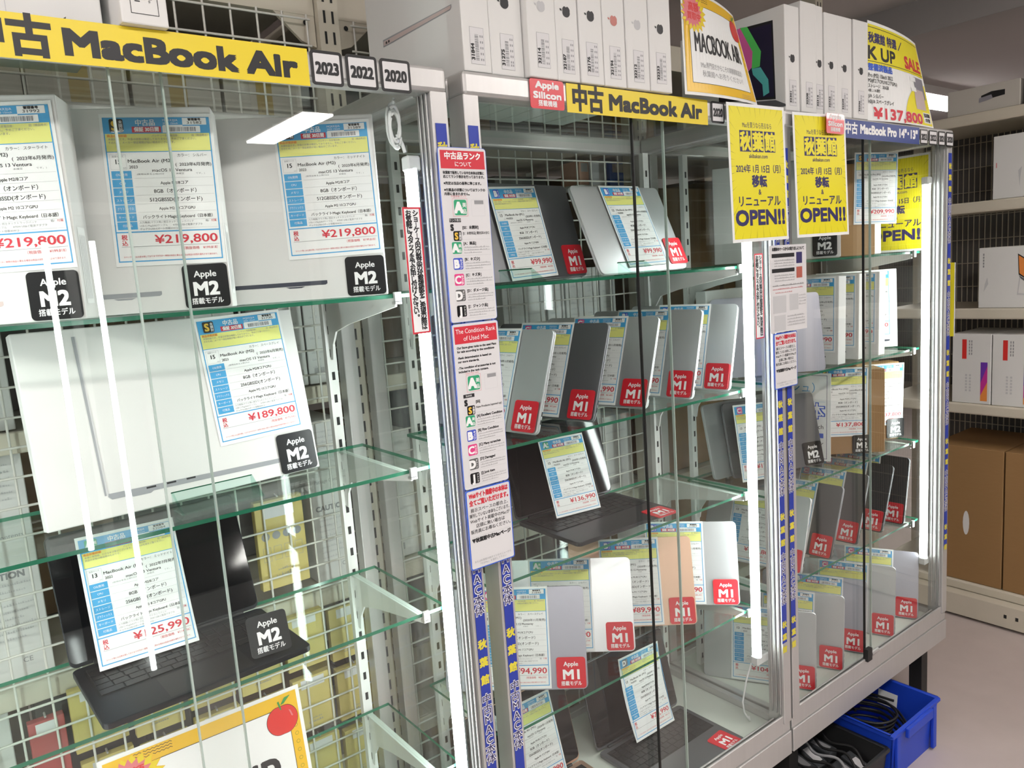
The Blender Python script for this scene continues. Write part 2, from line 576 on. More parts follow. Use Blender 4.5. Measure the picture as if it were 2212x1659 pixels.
def cabinet(x0, x1, label, ov, tubex, levels, edge='aluminium_dark', lock=False, fill_tube=None, so=0.080):
    c = thing('display_cabinet', label, 'showcase', T(((x0 + x1) / 2, 0.2, 0)), 'glass showcases along the aisle')
    D = 0.435
    for px in (x0, x1 - 0.03):
        for py, dp in ((0.0, 0.045), (D - 0.03, 0.03)):
            mb = MB().box(px, px + 0.03, py, py + dp, 0.32, 1.787, 'aluminium')
            if py == 0:
                xi = px + 0.03 if px == x0 else px
                s = 1 if px == x0 else -1
                for q in (0.008, 0.020, 0.032):
                    mb.box(xi - (0.0 if s > 0 else 0.004), xi + (0.004 if s > 0 else 0.0), q, q + 0.003, 0.345, 1.785, 'aluminium_dark')
            wbuild(mb, 'post', c, 0.0012, 1)
    mb = MB()
    mb.box(x0, x1, -0.003, 0.045, 1.785, 1.823, 'aluminium')
    mb.box(x0, x1, D - 0.035, D + 0.002, 1.785, 1.823, 'aluminium')
    for px in (x0, x1 - 0.035):
        mb.box(px, px + 0.035, 0.0456, D - 0.0356, 1.785, 1.823, 'aluminium')
    wbuild(mb, 'top_frame', c, 0.006, 3)
    mb = MB()
    mb.box(x0, x1, 0.0, D, 0.228, 0.292, 'aluminium')
    mb.box(x0, x1, 0.004, 0.010, 0.2925, 0.342, 'aluminium')
    mb.box(x0 + 0.03, x1 - 0.03, 0.0165, 0.0195, 0.2925, 0.318, 'aluminium')
    mb.box(x0 + 0.03, x1 - 0.03, 0.030, 0.035, 0.2925, 0.326, 'aluminium')
    mb.box(x0 + 0.0005, x0 + 0.02, 0.046, D - 0.021, 0.2925, 0.320, 'aluminium')
    mb.box(x1 - 0.02, x1 - 0.0005, 0.046, D - 0.021, 0.2925, 0.320, 'aluminium')
    mb.box(x0, x1, D - 0.0205, D, 0.2925, 0.320, 'aluminium')
    wbuild(mb, 'base_frame', c, 0.0015, 1)
    wbuild(MB().box(x0 + 0.021, x1 - 0.021, 0.0355, D - 0.021, 0.2925, 0.303, 'base_board'), 'base_board', c)
    wbuild(MB().box(x0 + 0.034, x1 - 0.034, 0.046, D - 0.036, 1.806, 1.812, 'shelf_glass'), 'top_glass', c)
    for px in (x0 + 0.008, x1 - 0.013):
        wbuild(MB().box(px, px + 0.005, 0.046, D - 0.031, 0.321, 1.784, 'pane_glass'), 'side_glass', c)
    # sliding doors, front
    for k, (a, b, y) in enumerate(((x0 + 0.031, ov[1], 0.0235), (ov[0], x1 - 0.031, 0.0105))):
        d = wbuild(MB().box(a, b, y, y + 0.005, 0.320, 1.784, 'door_glass'), 'glass_door', c)
        ex = b if k == 0 else a
        e = MB().box(ex - 0.0012, ex + 0.0012, y - 0.0005, y + 0.0055, 0.320, 1.784, edge[k])
        wbuild(e, 'door_edge', c)
    if lock:
        mb = MB().box(ov[0] - 0.012, ov[0] + 0.012, -0.004, 0.008, 0.336, 0.372, 'rubber_black')
        mb.tube([(ov[0] + 0.012, 0.0, 0.352), (ov[0] + 0.05, 0.0, 0.352)], 0.006, 'aluminium', 12)
        wbuild(mb, 'door_lock', c)
    # sliding doors, rear
    xm = (x0 + x1) / 2
    for a, b, y in ((x0 + 0.031, xm + 0.03, 0.404), (xm - 0.03, x1 - 0.031, 0.412)):
        wbuild(MB().box(a, b, y, y + 0.004, 0.322, 1.784, 'pane_glass'), 'rear_door', c)
    for sx in (x0 + so, x1 - so):
        wbuild(standard(MB(), sx, 0.352, 0.305, 1.78), 'slotted_standard', c)
        for z in levels:
            t = z - 0.0065
            pts = [(0.078, t), (0.078, t - 0.014), (0.26, t - 0.045), (0.318, t - 0.06), (0.336, t - 0.085), (0.342, t - 0.115), (0.352, t - 0.115), (0.352, t)]
            mb = MB()
            n = len(pts)
            for sd in (-1, 1):
                pass
            vs = [(sx - 0.002, p[0], p[1]) for p in pts] + [(sx + 0.002, p[0], p[1]) for p in pts]
            mb.add(vs, [tuple(range(n))[::-1], tuple(range(n, 2 * n))] + [(i, (i + 1) % n, (i + 1) % n + n, i + n) for i in range(n)], 'white_steel')
            mb.box(sx - 0.006, sx + 0.006, 0.078, 0.352, t - 0.004, t - 0.0005, 'white_steel')
            mb.box(sx - 0.006, sx + 0.006, 0.068, 0.074, t - 0.006, t + 0.010, 'aluminium')
            mb.box(sx - 0.006, sx + 0.006, 0.068, 0.080, t - 0.010, t - 0.005, 'aluminium')
            wbuild(mb, 'shelf_bracket', c)
    # light tube on its batten
    lz0, lz1 = 0.50, 1.675
    wbuild(half_tube(tubex, 0.052, lz0, lz1, 0.0115, 1), 'light_tube', c)
    for z in (lz0 - 0.02, lz1 - 0.004):
        mb = MB().box(tubex - 0.012, x1 - 0.031, 0.041, 0.063, z, z + 0.024, 'socket_white')
        wbuild(mb, 'lamp_socket', c, 0.003, 1)
    if fill_tube:
        wbuild(half_tube(fill_tube, 0.052, lz0, lz1, 0.0115, -1), 'light_tube', c)  # second tube, out of view, added to brighten this end of the showcase
    for lx in (x0 + 0.06, x1 - 0.06):
        for ly in (0.06, 0.33):
            wbuild(MB().box(lx - 0.02, lx + 0.02, ly - 0.02, ly + 0.02, 0.0, 0.2275, 'leg_black'), 'leg', c)
    return c


CAB = {
    'A': cabinet(-0.175, 0.706, 'left aluminium and glass showcase with two white boxes shelves and big boxed laptops', (0.224, 0.288), 0.662, LEVELS,
                 ('glass_edge_pale', 'glass_edge_pale'), False, -0.128),
    'B': cabinet(0.738, 1.614, 'middle aluminium and glass showcase filled with leaning laptops and price cards', (1.136, 1.24), 1.548, LEVELS,
                 ('glass_edge_pale', 'rubber_black'), so=0.068),
    'C': cabinet(1.622, 2.49, 'right aluminium and glass showcase with a lock, beside the blue bin', (2.0, 2.06), 2.443, (1.477, 1.180, 0.884, 0.625),
                 ('glass_edge_pale', 'rubber_black'), True),
}
CAB['A']['label'] = 'left aluminium and glass showcase holding the large white laptop boxes'

for key, cx0, cx1, lv in (('left', -0.175, 0.706, LEVELS), ('middle', 0.738, 1.614, LEVELS), ('right', 1.622, 2.49, (1.477, 1.180, 0.884, 0.625))):
    for i, z in enumerate(lv):
        mb = MB()
        a, b, y0, y1, t = cx0 + 0.035, cx1 - 0.036, 0.075, 0.346, 0.006
        vs = [(x, y, zz) for zz in (z - t, z) for y in (y0, y1) for x in (a, b)]
        mb.add(vs, [(0, 2, 3, 1), (4, 5, 7, 6)], 'shelf_glass')
        mb.add(vs, [(0, 1, 5, 4), (2, 6, 7, 3), (0, 4, 6, 2), (1, 3, 7, 5)], 'glass_edge')
        s = thing('glass_shelf', '%s green-edged glass shelf of the %s showcase' % (('top', 'second', 'third', 'lowest')[i], key), 'shelf',
                  T(((a + b) / 2, (y0 + y1) / 2, z - t)), 'green-edged glass shelves')
        wbuild(mb, 'pane', s)

# the showcase across the aisle, behind the photographer: its tubes are mirrored in the left glass
op = thing('display_cabinet', 'glass showcase across the aisle whose two light tubes are mirrored in glass', 'showcase', T((0.42, -2.0, 0)))
wbuild(MB().box(-0.5, 1.3, -2.3, -1.86, 0.0, 0.22, 'aluminium'), 'base', op)
wbuild(MB().box(-0.5, 1.3, -2.3, -1.86, 1.79, 1.83, 'aluminium'), 'top_frame', op)
for px in (-0.5, 0.41, 1.27):
    wbuild(MB().box(px, px + 0.03, -1.9, -1.86, 0.22, 1.79, 'aluminium'), 'post', op)
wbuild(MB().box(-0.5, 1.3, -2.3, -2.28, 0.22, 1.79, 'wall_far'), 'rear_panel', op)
for tx, z0, z1 in ((0.357, 0.655, 1.70), (0.496, 0.16, 1.70)):
    wbuild(MB().tube([(tx, -1.83, z0), (tx, -1.83, z1)], 0.0095, 'tube_light', 12), 'light_tube', op)

# ------------------------------------------------------------------ price cards (A5 sheets)
CW, CH = 0.148, 0.210
SPEC = {
    'big': dict(inch='15', model='MacBook Air (M2)', yr='2023', rel='(  2023年6月発売)', os='macOS 13 Ventura', cpu='Apple M2/8コア',
                mem='8GB（オンボード）', ssd='512GBSSD(オンボード)', gpu='Apple M2 10コアGPU'),
    'big256': dict(inch='15', model='MacBook Air (M2)', yr='2023', rel='(  2023年6月発売)', os='macOS 13 Ventura', cpu='Apple M2/8コアCPU',
                   mem='8GB（オンボード）', ssd='256GBSSD(オンボード)', gpu='Apple M2 10コアGPU'),
    'm2': dict(inch='13', model='MacBook Air (M2)', yr='2022', rel='(  2022年7月発売)', os='macOS 13 Ventura', cpu='Apple M2/8コア',
               mem='8GB（オンボード）', ssd='256GBSSD(オンボード)', gpu='Apple M2 8コアGPU'),
    'm1': dict(inch='13', model='MacBook Air (M1)', yr='Mid2020', rel='(2020年11月発売)', os='macOS 12 Monterey', cpu='Apple M1/8コアCPU',
               mem='8GB（オンボード）', ssd='256GBSSD(オンボード)', gpu='Apple M1 7コアGPU'),
    'pro': dict(inch='13', model='MacBook Pro (M2)', yr='2022', rel='(2022年6月発売)', os='macOS 14 Sonoma', cpu='Apple M2/8コアCPU',
                mem='8GB（オンボード）', ssd='256GBSSD(オンボード)', gpu='Apple M2 10コアGPU'),
}
COLOUR = {'silver': 'シルバー', 'starlight': 'スターライト', 'midnight': 'ミッドナイト', 'grey': 'スペースグレイ', 'gold': 'ゴールド'}
mm = 0.001


def card_paper(bend):
    b = MB()
    n = 14
    vs, fs = [], []
    for i in range(n + 1):
        z = CH * i / n
        for y in (0.0, 0.0006):
            vs += [(-CW / 2, y, z), (CW / 2, y, z)]
    for i in range(n):
        o = i * 4
        fs += [(o, o + 1, o + 5, o + 4), (o + 2, o + 6, o + 7, o + 3), (o, o + 4, o + 6, o + 2), (o + 1, o + 3, o + 7, o + 5)]
    b.add(vs, fs, 'paper')
    x0, x1 = -CW / 2 + 4 * mm, CW / 2 - 4 * mm
    b.frame(x0, x1, 6 * mm, 205 * mm, 1.6 * mm, -0.0003, 'card_blue')
    return b


def card_header(num, seed):
    b = MB()
    L = -CW / 2
    X = lambda v: L + v * mm
    y, y2, y3 = -0.0004, -0.0007, -0.0010
    b.rect(X(4), X(144), 183 * mm, 205 * mm, y, 'card_blue')
    b.text('中古品', X(59), 194.5 * mm, 6.5 * mm, y2, 'ink_white', w=25 * mm, bold=0.04)
    b.rect(X(41), X(79), 184.5 * mm, 192.5 * mm, y2, 'ink_red')
    b.text('保証 30日間', X(60), 186.3 * mm, 4.6 * mm, y3, 'ink_white', w=32 * mm, bold=0.05)
    b.text('MQKR3J/A', X(92), 199.5 * mm, 3 * mm, y2, 'ink_white', w=20 * mm)
    b.text('2023 15inch', X(92), 195.6 * mm, 2.4 * mm, y2, 'ink_white', w=20 * mm)
    b.rect(X(108), X(140), 194.5 * mm, 204 * mm, y2, 'paper')
    b.text('管理番号', X(124), 200.4 * mm, 2.6 * mm, y3, 'ink_black', w=17 * mm, bold=0.05)
    b.text(num, X(124), 195.6 * mm, 3.6 * mm, y3, 'ink_black', w=20 * mm)
    b.rect(X(81), X(131), 184 * mm, 193 * mm, y2, 'paper')
    b.rect(X(82), X(108), 193 * mm, 194.5 * mm, y2, 'paper')
    b.barcode(X(88), X(125), 185.5 * mm, 191.5 * mm, y3, 'ink_grey', seed)
    return b


def card_note(seed):
    b = MB()
    X = lambda v: -CW / 2 + v * mm
    y, y2 = -0.0004, -0.0007
    b.rect(X(5.6), X(142.4), 159 * mm, 183 * mm, y, 'card_yellow')
    b.rect(X(5.6), X(142.4), 158 * mm, 159 * mm, y, 'card_blue')
    b.text('商品状態詳細', X(8), 178.6 * mm, 3 * mm, y2, 'ink_orange', align='l', bold=0.04)
    b.text('バッテリー充放電回数：', X(66), 178.8 * mm, 2.4 * mm, y2, 'ink_grey', align='l')
    b.text('回（検品時点）', X(140), 178.8 * mm, 2.4 * mm, y2, 'ink_grey', align='r')
    t = ['本体に使用感、小さなキズ等がございます。付属品は写真をご覧ください。', '商品の状態は検品時のものです。'] if seed % 3 else \
        ['未開封品です。中身の状態は確認しておりません。予めご了承ください。', 'そのため、メーカー保証期間が短い場合がございます。']
    for i, s in enumerate(t):
        b.text(s, X(9), (174.2 - 4.4 * i) * mm, 2.5 * mm, y2, 'ink_grey', align='l', maxw=130 * mm)
    return b


def card_spec(key, colour):
    s = SPEC[key]
    b = MB()
    X = lambda v: -CW / 2 + v * mm
    y, y2 = -0.0004, -0.0007
    b.text('カラー： ' + COLOUR[colour], X(136), 151 * mm, 3.4 * mm, y, 'ink_black', align='r')
    b.frame(X(8), X(29), 134.5 * mm, 155 * mm, 0.35 * mm, y, 'ink_pale')
    b.text('画面サイズ', X(18.5), 151.2 * mm, 2.1 * mm, y, 'ink_grey')
    b.text(s['inch'], X(18.5), 142 * mm, 6.4 * mm, y, 'ink_black', bold=0.04)
    b.text('inch', X(26), 136 * mm, 1.8 * mm, y, 'ink_grey')
    b.text(s['model'], X(31), 143.5 * mm, 4.6 * mm, y, 'ink_black', align='l', w=58 * mm, bold=0.02)
    b.text(s['yr'], X(32), 135.8 * mm, 4.0 * mm, y, 'ink_black', align='l', bold=0.015)
    b.text(s['rel'], X(141), 138.2 * mm, 4.0 * mm, y, 'ink_black', align='r', w=48 * mm, bold=0.015)
    b.text(s['os'], X(88), 130.6 * mm, 4.3 * mm, y, 'ink_black', w=53 * mm, bold=0.015)
    b.text('(使用出来る上限OSは　　　　未確定　　　　です。)', X(86), 126.6 * mm, 1.9 * mm, y, 'ink_grey', w=90 * mm)
    names = ['OS(使用\n上限OS)', 'CPU', 'メモリ', 'ストレージ', 'グラフィックス', 'キーボード', '付属品']
    rows = [None, (s['cpu'], 3.9), (s['mem'], 4.9), (s['ssd'], 4.9), (s['gpu'], 3.7), ('バックライトMagic Keyboard（日本語）', 3.9), None]
    for i, nme in enumerate(names):
        z1 = (132.5 - 11.75 * i) * mm
        z0 = z1 - 10.6 * mm
        b.rect(X(8), X(34), z0, z1, y, 'card_blue')
        b.text(nme.split('\n')[0], X(21), z0 + 3.8 * mm, 3.0 * mm, y2, 'ink_white', maxw=21 * mm)
        b.rect(X(36.5), X(141), z0 - 0.1 * mm, z0 + 0.25 * mm, y, 'ink_pale')
        if rows[i]:
            b.text(rows[i][0], X(89), z0 + 3.0 * mm, rows[i][1] * mm, y, 'ink_black', maxw=97 * mm, bold=0.018)
    for i, t in enumerate(('入力機器(マウス等)/ 感圧タッチトラックパッド', 'USB-C-MagSafe3ケーブル　　※70W USB-C電源アダプタ', 'デュアルUSB-Cポート搭載35Wコ')):
        b.text(t, X(37), (59.5 - 4.6 * i) * mm, 2.4 * mm, y, 'ink_grey', align='l', maxw=96 * mm)
    b.text('箱/', X(130), 59.5 * mm, 2.6 * mm, y, 'ink_grey', align='r')
    b.text('付属', X(140), 59.5 * mm, 2.6 * mm, y, 'ink_red', align='r')
    return b


def card_price(price):
    b = MB()
    X = lambda v: -CW / 2 + v * mm
    y = -0.0004
    b.rect(X(5), X(143), 47 * mm, 48.6 * mm, y, 'card_blue')
    b.text('税', X(15), 37.6 * mm, 5.6 * mm, y, 'ink_red', bold=0.04)
    b.text('込', X(15), 29.6 * mm, 5.6 * mm, y, 'ink_red', bold=0.04)
    b.text(price, X(139), 31.0 * mm, 11.5 * mm, y, 'ink_red', w=(84 if len(price) > 7 else 68) * mm, align='r', bold=0.035)
    b.rect(X(10), X(141), 27.2 * mm, 27.7 * mm, y, 'ink_grey')
    v = int(price[1:].replace(',', ''))
    b.text('（税抜価格　¥{:,}）'.format(round(v / 1.1)), X(138), 21 * mm, 3.4 * mm, y, 'ink_red', align='r')
    b.text('スペック等には注意を期しておりますが万が一実際の商品と異なる場合は商品の状態を優先させて頂きます。', X(74), 12 * mm, 2.1 * mm, y, 'ink_red', w=126 * mm)
    return b


GRADES = {'S': ('badge_black', 'gold_print', '未開封'), 'A': ('badge_green', 'ink_white', '美品'), 'B': ('badge_blue', 'ink_white', 'キズ少'),
          'C': ('badge_pink', 'ink_white', 'キズ多'), 'D': ('badge_grey', 'ink_white', 'ダメージ')}


def badge(b, g, cx, cz, s, y):
    """grade emblem: big letter and small upright characters on a rounded square, s = its side"""
    bg, fg, kj = GRADES.get(g, ('badge_black', 'ink_white', 'ジャンク'))
    b.poly(b.rrect(cx - s * 0.48, cx + s * 0.52, cz - s * 0.5, cz + s * 0.5, s * 0.14, 4), y, bg)
    if g not in 'SC':
        b.text(g, cx - s * 0.13, cz - s * 0.33, s * 0.66, y - 0.0001, fg, bold=0.09)
    b.text(g, cx - s * 0.13, cz - s * 0.33, s * 0.66, y - 0.0002, 'ink_white' if g != 'S' else fg, bold=0.05)
    k = len(kj)
    for i, ch in enumerate(kj):
        b.text(ch, cx + s * 0.33, cz + s * (0.40 - 0.84 * (i + 0.88) / k), s * 0.62 / max(k, 2.6), y - 0.0002, 'ink_white', bold=0.03)
    return b


_cm = {}


def cached(key, fn, bend=None):
    k = (key, bend)
    if k not in _cm:
        b = fn()
        if bend:
            b.bend(bend_fn(bend))
        _cm[k] = b.mesh(key[0] if isinstance(key, tuple) else key)
    return _cm[k]


def bend_fn(k):
    return lambda x, y, z: (x, y - k * ((z - 0.5 * CH) / (0.5 * CH)) ** 2 + k * 0.35 + 0.25 * k * (x / (CW / 2)) * (1 - z / CH), z)


def price_card(mw, label, price, grade, spec, colour, num, seed=0, bend=None, scale=1.0, group=None):
    t = thing('price_card', label, 'price card', mw @ Matrix.Scale(scale, 4), group)
    link('paper_sheet', cached(('paper_sheet',), lambda: card_paper(0), bend), t)
    h = link('header_band', cached(('header_band', num), lambda: card_header(num, seed), bend), t)
    h['label'] = 'blue header band with a barcode'
    link('note_panel', cached(('note_panel', seed % 3), lambda: card_note(seed), bend), t)['label'] = 'pale yellow note panel'
    link('spec_table', cached(('spec_table', spec, colour), lambda: card_spec(spec, colour), bend), t)
    link('price_lettering', cached(('price_lettering', price), lambda: card_price(price), bend), t)['label'] = 'red price lettering'
    link('grade_badge', cached(('grade_badge', grade), lambda: badge(MB(), grade, -CW / 2 + 21 * mm, 194 * mm, 18 * mm, -0.0008), bend), t)
    return t


# ------------------------------------------------------------------ chip plates
def chip_plate_meshes(chip):
    bg = 'badge_red' if chip == 'M1' else 'badge_black'
    b = MB().prism(MB().rrect(-0.031, 0.031, 0, 0.0625, 0.006), 0.0, 0.0015, bg)
    t = MB()
    t.text('Apple', 0.0, 0.0445, 0.0088, -0.0003, 'ink_white', w=0.0305, bold=0.035)
    t.text(chip, 0.0, 0.0185, 0.0185, -0.0003, 'ink_white', w=0.0335, bold=0.055)
    t.text('搭載モデル', 0.0, 0.0062, 0.0068, -0.0003, 'ink_white', w=0.043, bold=0.035)
    return b.mesh('plate'), t.mesh('lettering')


CHIP = {k: chip_plate_meshes(k) for k in ('M1', 'M2', 'M3')}


def chip_tag(mw, label, chip, group=None, stand=False, scale=1.0):
    t = thing('chip_tag', label, 'sticker', mw @ Matrix.Scale(scale, 4), group)
    link('plate', CHIP[chip][0], t)
    link('white_print', CHIP[chip][1], t)
    if stand:
        b = MB().add([(-0.012, 0.0016, 0.002), (0.012, 0.0016, 0.002), (0.012, 0.018, 0.0078), (-0.012, 0.018, 0.0078), (-0.012, 0.0016, 0.045), (0.012, 0.0016, 0.045)],
                     [(0, 1, 5, 4), (0, 4, 3), (1, 2, 5), (3, 4, 5, 2), (0, 3, 2, 1)], 'badge_black')
        b.build('easel', t)
    return t


# ------------------------------------------------------------------ laptops
LW, LH, LT = 0.304, 0.212, 0.0100


def closed_laptop_meshes(m):
    p = MB().rrect(-LW / 2, LW / 2, 0, LH, 0.0115, 6)
    lid = MB().prism(p, 0.0, 0.0036, m, True).mesh('lid', 0.0009, 2)
    base = MB().prism(p, 0.0042, LT, m, True).mesh('base', 0.0016, 2)
    hinge = MB().box(-0.11, 0.11, 0.002, 0.007, 0.0015, 0.006, 'key_black').mesh('hinge')
    port = MB().box(LW / 2 - 0.002, LW / 2 + 0.0003, 0.0060, 0.0085, 0, 0.009, 'slot_dark').mesh('port')
    return lid, base, hinge, port


CLOSED = {m: closed_laptop_meshes(m) for m in ('lap_silver', 'lap_grey', 'lap_dark', 'lap_gold', 'lap_lilac')}


def closed_laptop(mw, label, m, group=None):
    t = thing('laptop', label, 'laptop', mw, group)
    for n, me in zip(('lid', 'base', 'hinge'), CLOSED[m]):
        link(n, me, t)
    for z in (0.022, 0.038):
        p = link('port', CLOSED[m][3], t)
        p.location = (0, 0, z)
    return t


def open_laptop(mw, label, m, L, group=None, screen='screen_black', keyrows=True):
    """root at the hinge, base towards local -Y"""
    t = thing('laptop', label, 'laptop', mw, group)
    w, d, th = LW / 2, LH, 0.0105
    b = MB()
    p = [(x, z) for x, z in MB().rrect(-w, w, -d, 0, 0.011, 6)]
    n = len(p)
    vs = [(q[0], q[1], 0.001) for q in p] + [(q[0], q[1], th) for q in p]
    b.add(vs, [tuple(range(n)), tuple(range(2 * n - 1, n - 1, -1))] + [(i, i + n, (i + 1) % n + n, (i + 1) % n) for i in range(n)], m)
    b.build('base', t, 0.0016, 2)
    MB().add([(-0.139, -0.126, th + 0.0002), (0.139, -0.126, th + 0.0002), (0.139, -0.016, th + 0.0002), (-0.139, -0.016, th + 0.0002)], [(0, 1, 2, 3)], 'well_black').build('key_well', t)
    k = MB()
    rows = [14, 14, 14, 13, 12, 8]
    zr = -0.020
    for r, nk in enumerate(rows):
        hgt = 0.0085 if r == 0 else 0.0165
        wd = 0.272 / nk
        for i in range(nk):
            x0 = -0.136 + i * wd
            k.box(x0 + 0.0012, x0 + wd - 0.0012, zr - hgt, zr, th + 0.0003, th + 0.0014, 'key_black')
        zr -= hgt + 0.0023
    k.build('keyboard', t)
    MB().add([(-0.062, -0.205, th + 0.0002), (0.062, -0.205, th + 0.0002), (0.062, -0.131, th + 0.0002), (-0.062, -0.131, th + 0.0002)], [(0, 1, 2, 3)],
             {'lap_midnight': 'key_black'}.get(m, m)).build('trackpad', t)
    MB().tube([(-0.12, -0.002, th + 0.001), (0.12, -0.002, th + 0.001)], 0.0042, 'key_black', 10).build('hinge', t)
    lm = Matrix.Translation((0, 0.003, th)) @ Matrix.Rotation(-R(L), 4, 'X')
    lid = MB().prism(MB().rrect(-w, w, 0, d, 0.011, 6), 0.0, 0.0045, m, True).build('lid', t, 0.0009, 2)
    lid.matrix_local = lm
    g = MB().prism(MB().rrect(-w + 0.0015, w - 0.0015, 0.006, d - 0.0015, 0.010, 6), -0.0006, 0.0, screen).build('display', lid)
    return t


# ------------------------------------------------------------------ cartons for laptops
def side_profile(b, x0, x1, z, h, y, m, slope=0.0, foot=None):
    """printed side view of a slim laptop lying flat"""
    pts = [(x0, z + 0.2 * h), (x1 - 0.003, z + h * 0.1 + slope), (x1, z + h * 0.35 + slope), (x1, z + h + slope), (x0, z + h)]
    b.poly(pts, y, m)
    if foot:
        b.poly([(foot[0], z + slope * 0.6), (foot[1], z + slope * 0.8), (foot[1] - 0.006, z - 0.3 * h + slope * 0.8), (foot[0] + 0.006, z - 0.3 * h + slope * 0.6)], y, m)


def laptop_box(mw, label, w, h, d, picture, group=None, side_label=False):
    t = thing('laptop_box', label, 'box', mw, group)
    MB().box(-w / 2, w / 2, 0.0, d, 0, h, 'box_white').build('carton', t, 0.0018, 2)
    if picture:
        b = MB()
        picture(b)
        b.build('printed_picture', t)
    if side_label:
        b = MB()
        x = w / 2 + 0.0004
        b.add([(x, d * 0.2, 0.02), (x, d * 0.75, 0.02), (x, d * 0.75, 0.12), (x, d * 0.2, 0.12)], [(0, 1, 2, 3)], 'paper')
        for i in range(4):
            yy = d * (0.28 + 0.11 * i)
            b.add([(x + 0.0003, yy, 0.026), (x + 0.0003, yy + 0.002, 0.026), (x + 0.0003, yy + 0.002, 0.11), (x + 0.0003, yy, 0.11)], [(0, 1, 2, 3)], 'ink_pale')
        b.build('side_label', t)
    return t

# ------------------------------------------------------------------ left showcase: boxed laptops, open laptop
A1, A2, A3, A4 = 1.4772, 1.1802, 0.9222, 0.6172
G_BOX = 'large white laptop boxes in the left showcase'
G_CARD = 'price cards'


def pic_flat(m, foot):
    return lambda b: side_profile(b, -0.14, 0.085, 0.022, 0.0075, -0.0004, m, 0.0, foot)


for x, y, yaw, L, pic, num, col, place in (
        (0.012, 0.172, -24.8, 0.8, 'print_lap_pink', '31992', 'starlight', 'left of the three on the top shelf, half out of frame'),
        (0.205, 0.177, -24.2, 0.8, 'print_lap', '31582', 'silver', 'centre of the three on the top shelf'),
        (0.452, 0.157, -27.6, 0.6, 'print_lap_dark', '31589', 'midnight', 'right of the three on the top shelf')):
    m = lean_mat(x, y, A1, yaw, L, 0.055)
    laptop_box(m, 'white laptop box showing a %s laptop edge, left showcase top shelf' % {'starlight': 'pinkish', 'silver': 'grey', 'midnight': 'navy'}[col], 0.36, 0.285, 0.055,
               pic_flat(pic, (0.02, 0.05)), G_BOX, True)
    rot = {'starlight': 1.0, 'silver': -0.9, 'midnight': 1.1}[col]
    price_card(on(m, 0.104, 0.066, 0.0012, rot), 'price card ¥219,800 on the white box with %s laptop edge' % {'starlight': 'pinkish', 'silver': 'grey', 'midnight': 'navy'}[col],
               '¥219,800', 'S', 'big', col, num, 0, group=G_CARD)
    chip_tag(on(m, 0.1465, 0.0015, 0.0022), 'black square chip sticker on the white box with %s laptop edge' % {'starlight': 'pinkish', 'silver': 'grey', 'midnight': 'navy'}[col],
             'M2', 'black chip stickers')


def pic_open(b):
    y = -0.0004
    b.poly([(-0.133, 0.033), (-0.128, 0.033), (-0.131, 0.27), (-0.1365, 0.27)], y, 'print_lap')
    b.poly([(-0.1305, 0.033), (-0.128, 0.033), (-0.131, 0.27), (-0.1322, 0.27)], y - 0.0002, 'ink_pale')
    b.poly([(-0.124, 0.026), (0.14, 0.0225), (0.143, 0.027), (0.143, 0.030), (-0.128, 0.035), (-0.129, 0.031)], y, 'print_lap')
    b.poly([(-0.10, 0.026), (-0.065, 0.0255), (-0.07, 0.0225), (-0.095, 0.023)], y, 'print_lap')
    for i in range(3):
        x = -0.075 + 0.03 * i
        b.rect(x, x + 0.014, 0.0298, 0.0325, y - 0.0002, 'ink_black')


m = lean_mat(0.311, 0.196, A2, 5.6, 9.4, 0.025)
laptop_box(m, 'big white laptop box leaning on the second shelf, printed with an open laptop side view', 0.425, 0.282, 0.025, pic_open, G_BOX)
price_card(on(m, 0.121, 0.0715, 0.0012, 1.6), 'price card ¥189,800 on the big white box of the second shelf', '¥189,800', 'S', 'big256', 'grey', '31730', 0, group=G_CARD, scale=1.0)
chip_tag(on(m, 0.1745, 0.0012, 0.0022), 'black square chip sticker on the big white box of second shelf', 'M2', 'black chip stickers', scale=1.08)

open_laptop(T((0.2615, 0.290, A3)) @ Matrix.Rotation(R(2.5), 4, 'Z'), 'open black laptop on the third shelf of the left showcase', 'lap_midnight', 20, 'open laptops')
price_card(face_mat(0.2165, 0.2355, 0.9362, 0, 24, -0.7), 'price card ¥125,990 leaning on the open black laptop screen', '¥125,990', 'A', 'm2', 'midnight', '32084', 1, bend=0.003, group=G_CARD)
chip_tag(face_mat(0.363, 0.096, 0.9365, -5, 20), 'black chip sticker standing on the open black laptop palm rest', 'M2', 'black chip stickers', stand=True)


def acrylic_stop(x, y, z, w, label, yaw=0):
    t = thing('acrylic_stopper', label, 'stopper', T((x, y, z)) @ Matrix.Rotation(R(yaw), 4, 'Z'), 'clear acrylic stoppers')
    b = MB()
    b.add([(-w / 2, 0, 0), (w / 2, 0, 0), (w / 2, 0.045, 0.028), (-w / 2, 0.045, 0.028), (-w / 2, 0.003, 0), (w / 2, 0.003, 0), (w / 2, 0.0475, 0.0255), (-w / 2, 0.0475, 0.0255)],
          [(0, 1, 2, 3), (4, 7, 6, 5)], 'acrylic')
    b.add([(-w / 2, 0.045, 0.028), (w / 2, 0.045, 0.028), (w / 2, 0.0475, 0.0255), (-w / 2, 0.0475, 0.0255)], [(0, 1, 2, 3)], 'glass_edge')
    b.build('slanted_plate', t)
    for s in (-1, 1):
        MB().add([(s * w / 2, 0.003, 0), (s * w / 2, 0.045, 0), (s * w / 2, 0.045, 0.028), (s * (w / 2 - 0.003), 0.003, 0), (s * (w / 2 - 0.003), 0.045, 0), (s * (w / 2 - 0.003), 0.045, 0.028)],
                 [(0, 1, 2), (3, 5, 4), (0, 3, 4, 1), (1, 4, 5, 2), (0, 2, 5, 3)], 'acrylic').build('cheek', t)
    return t


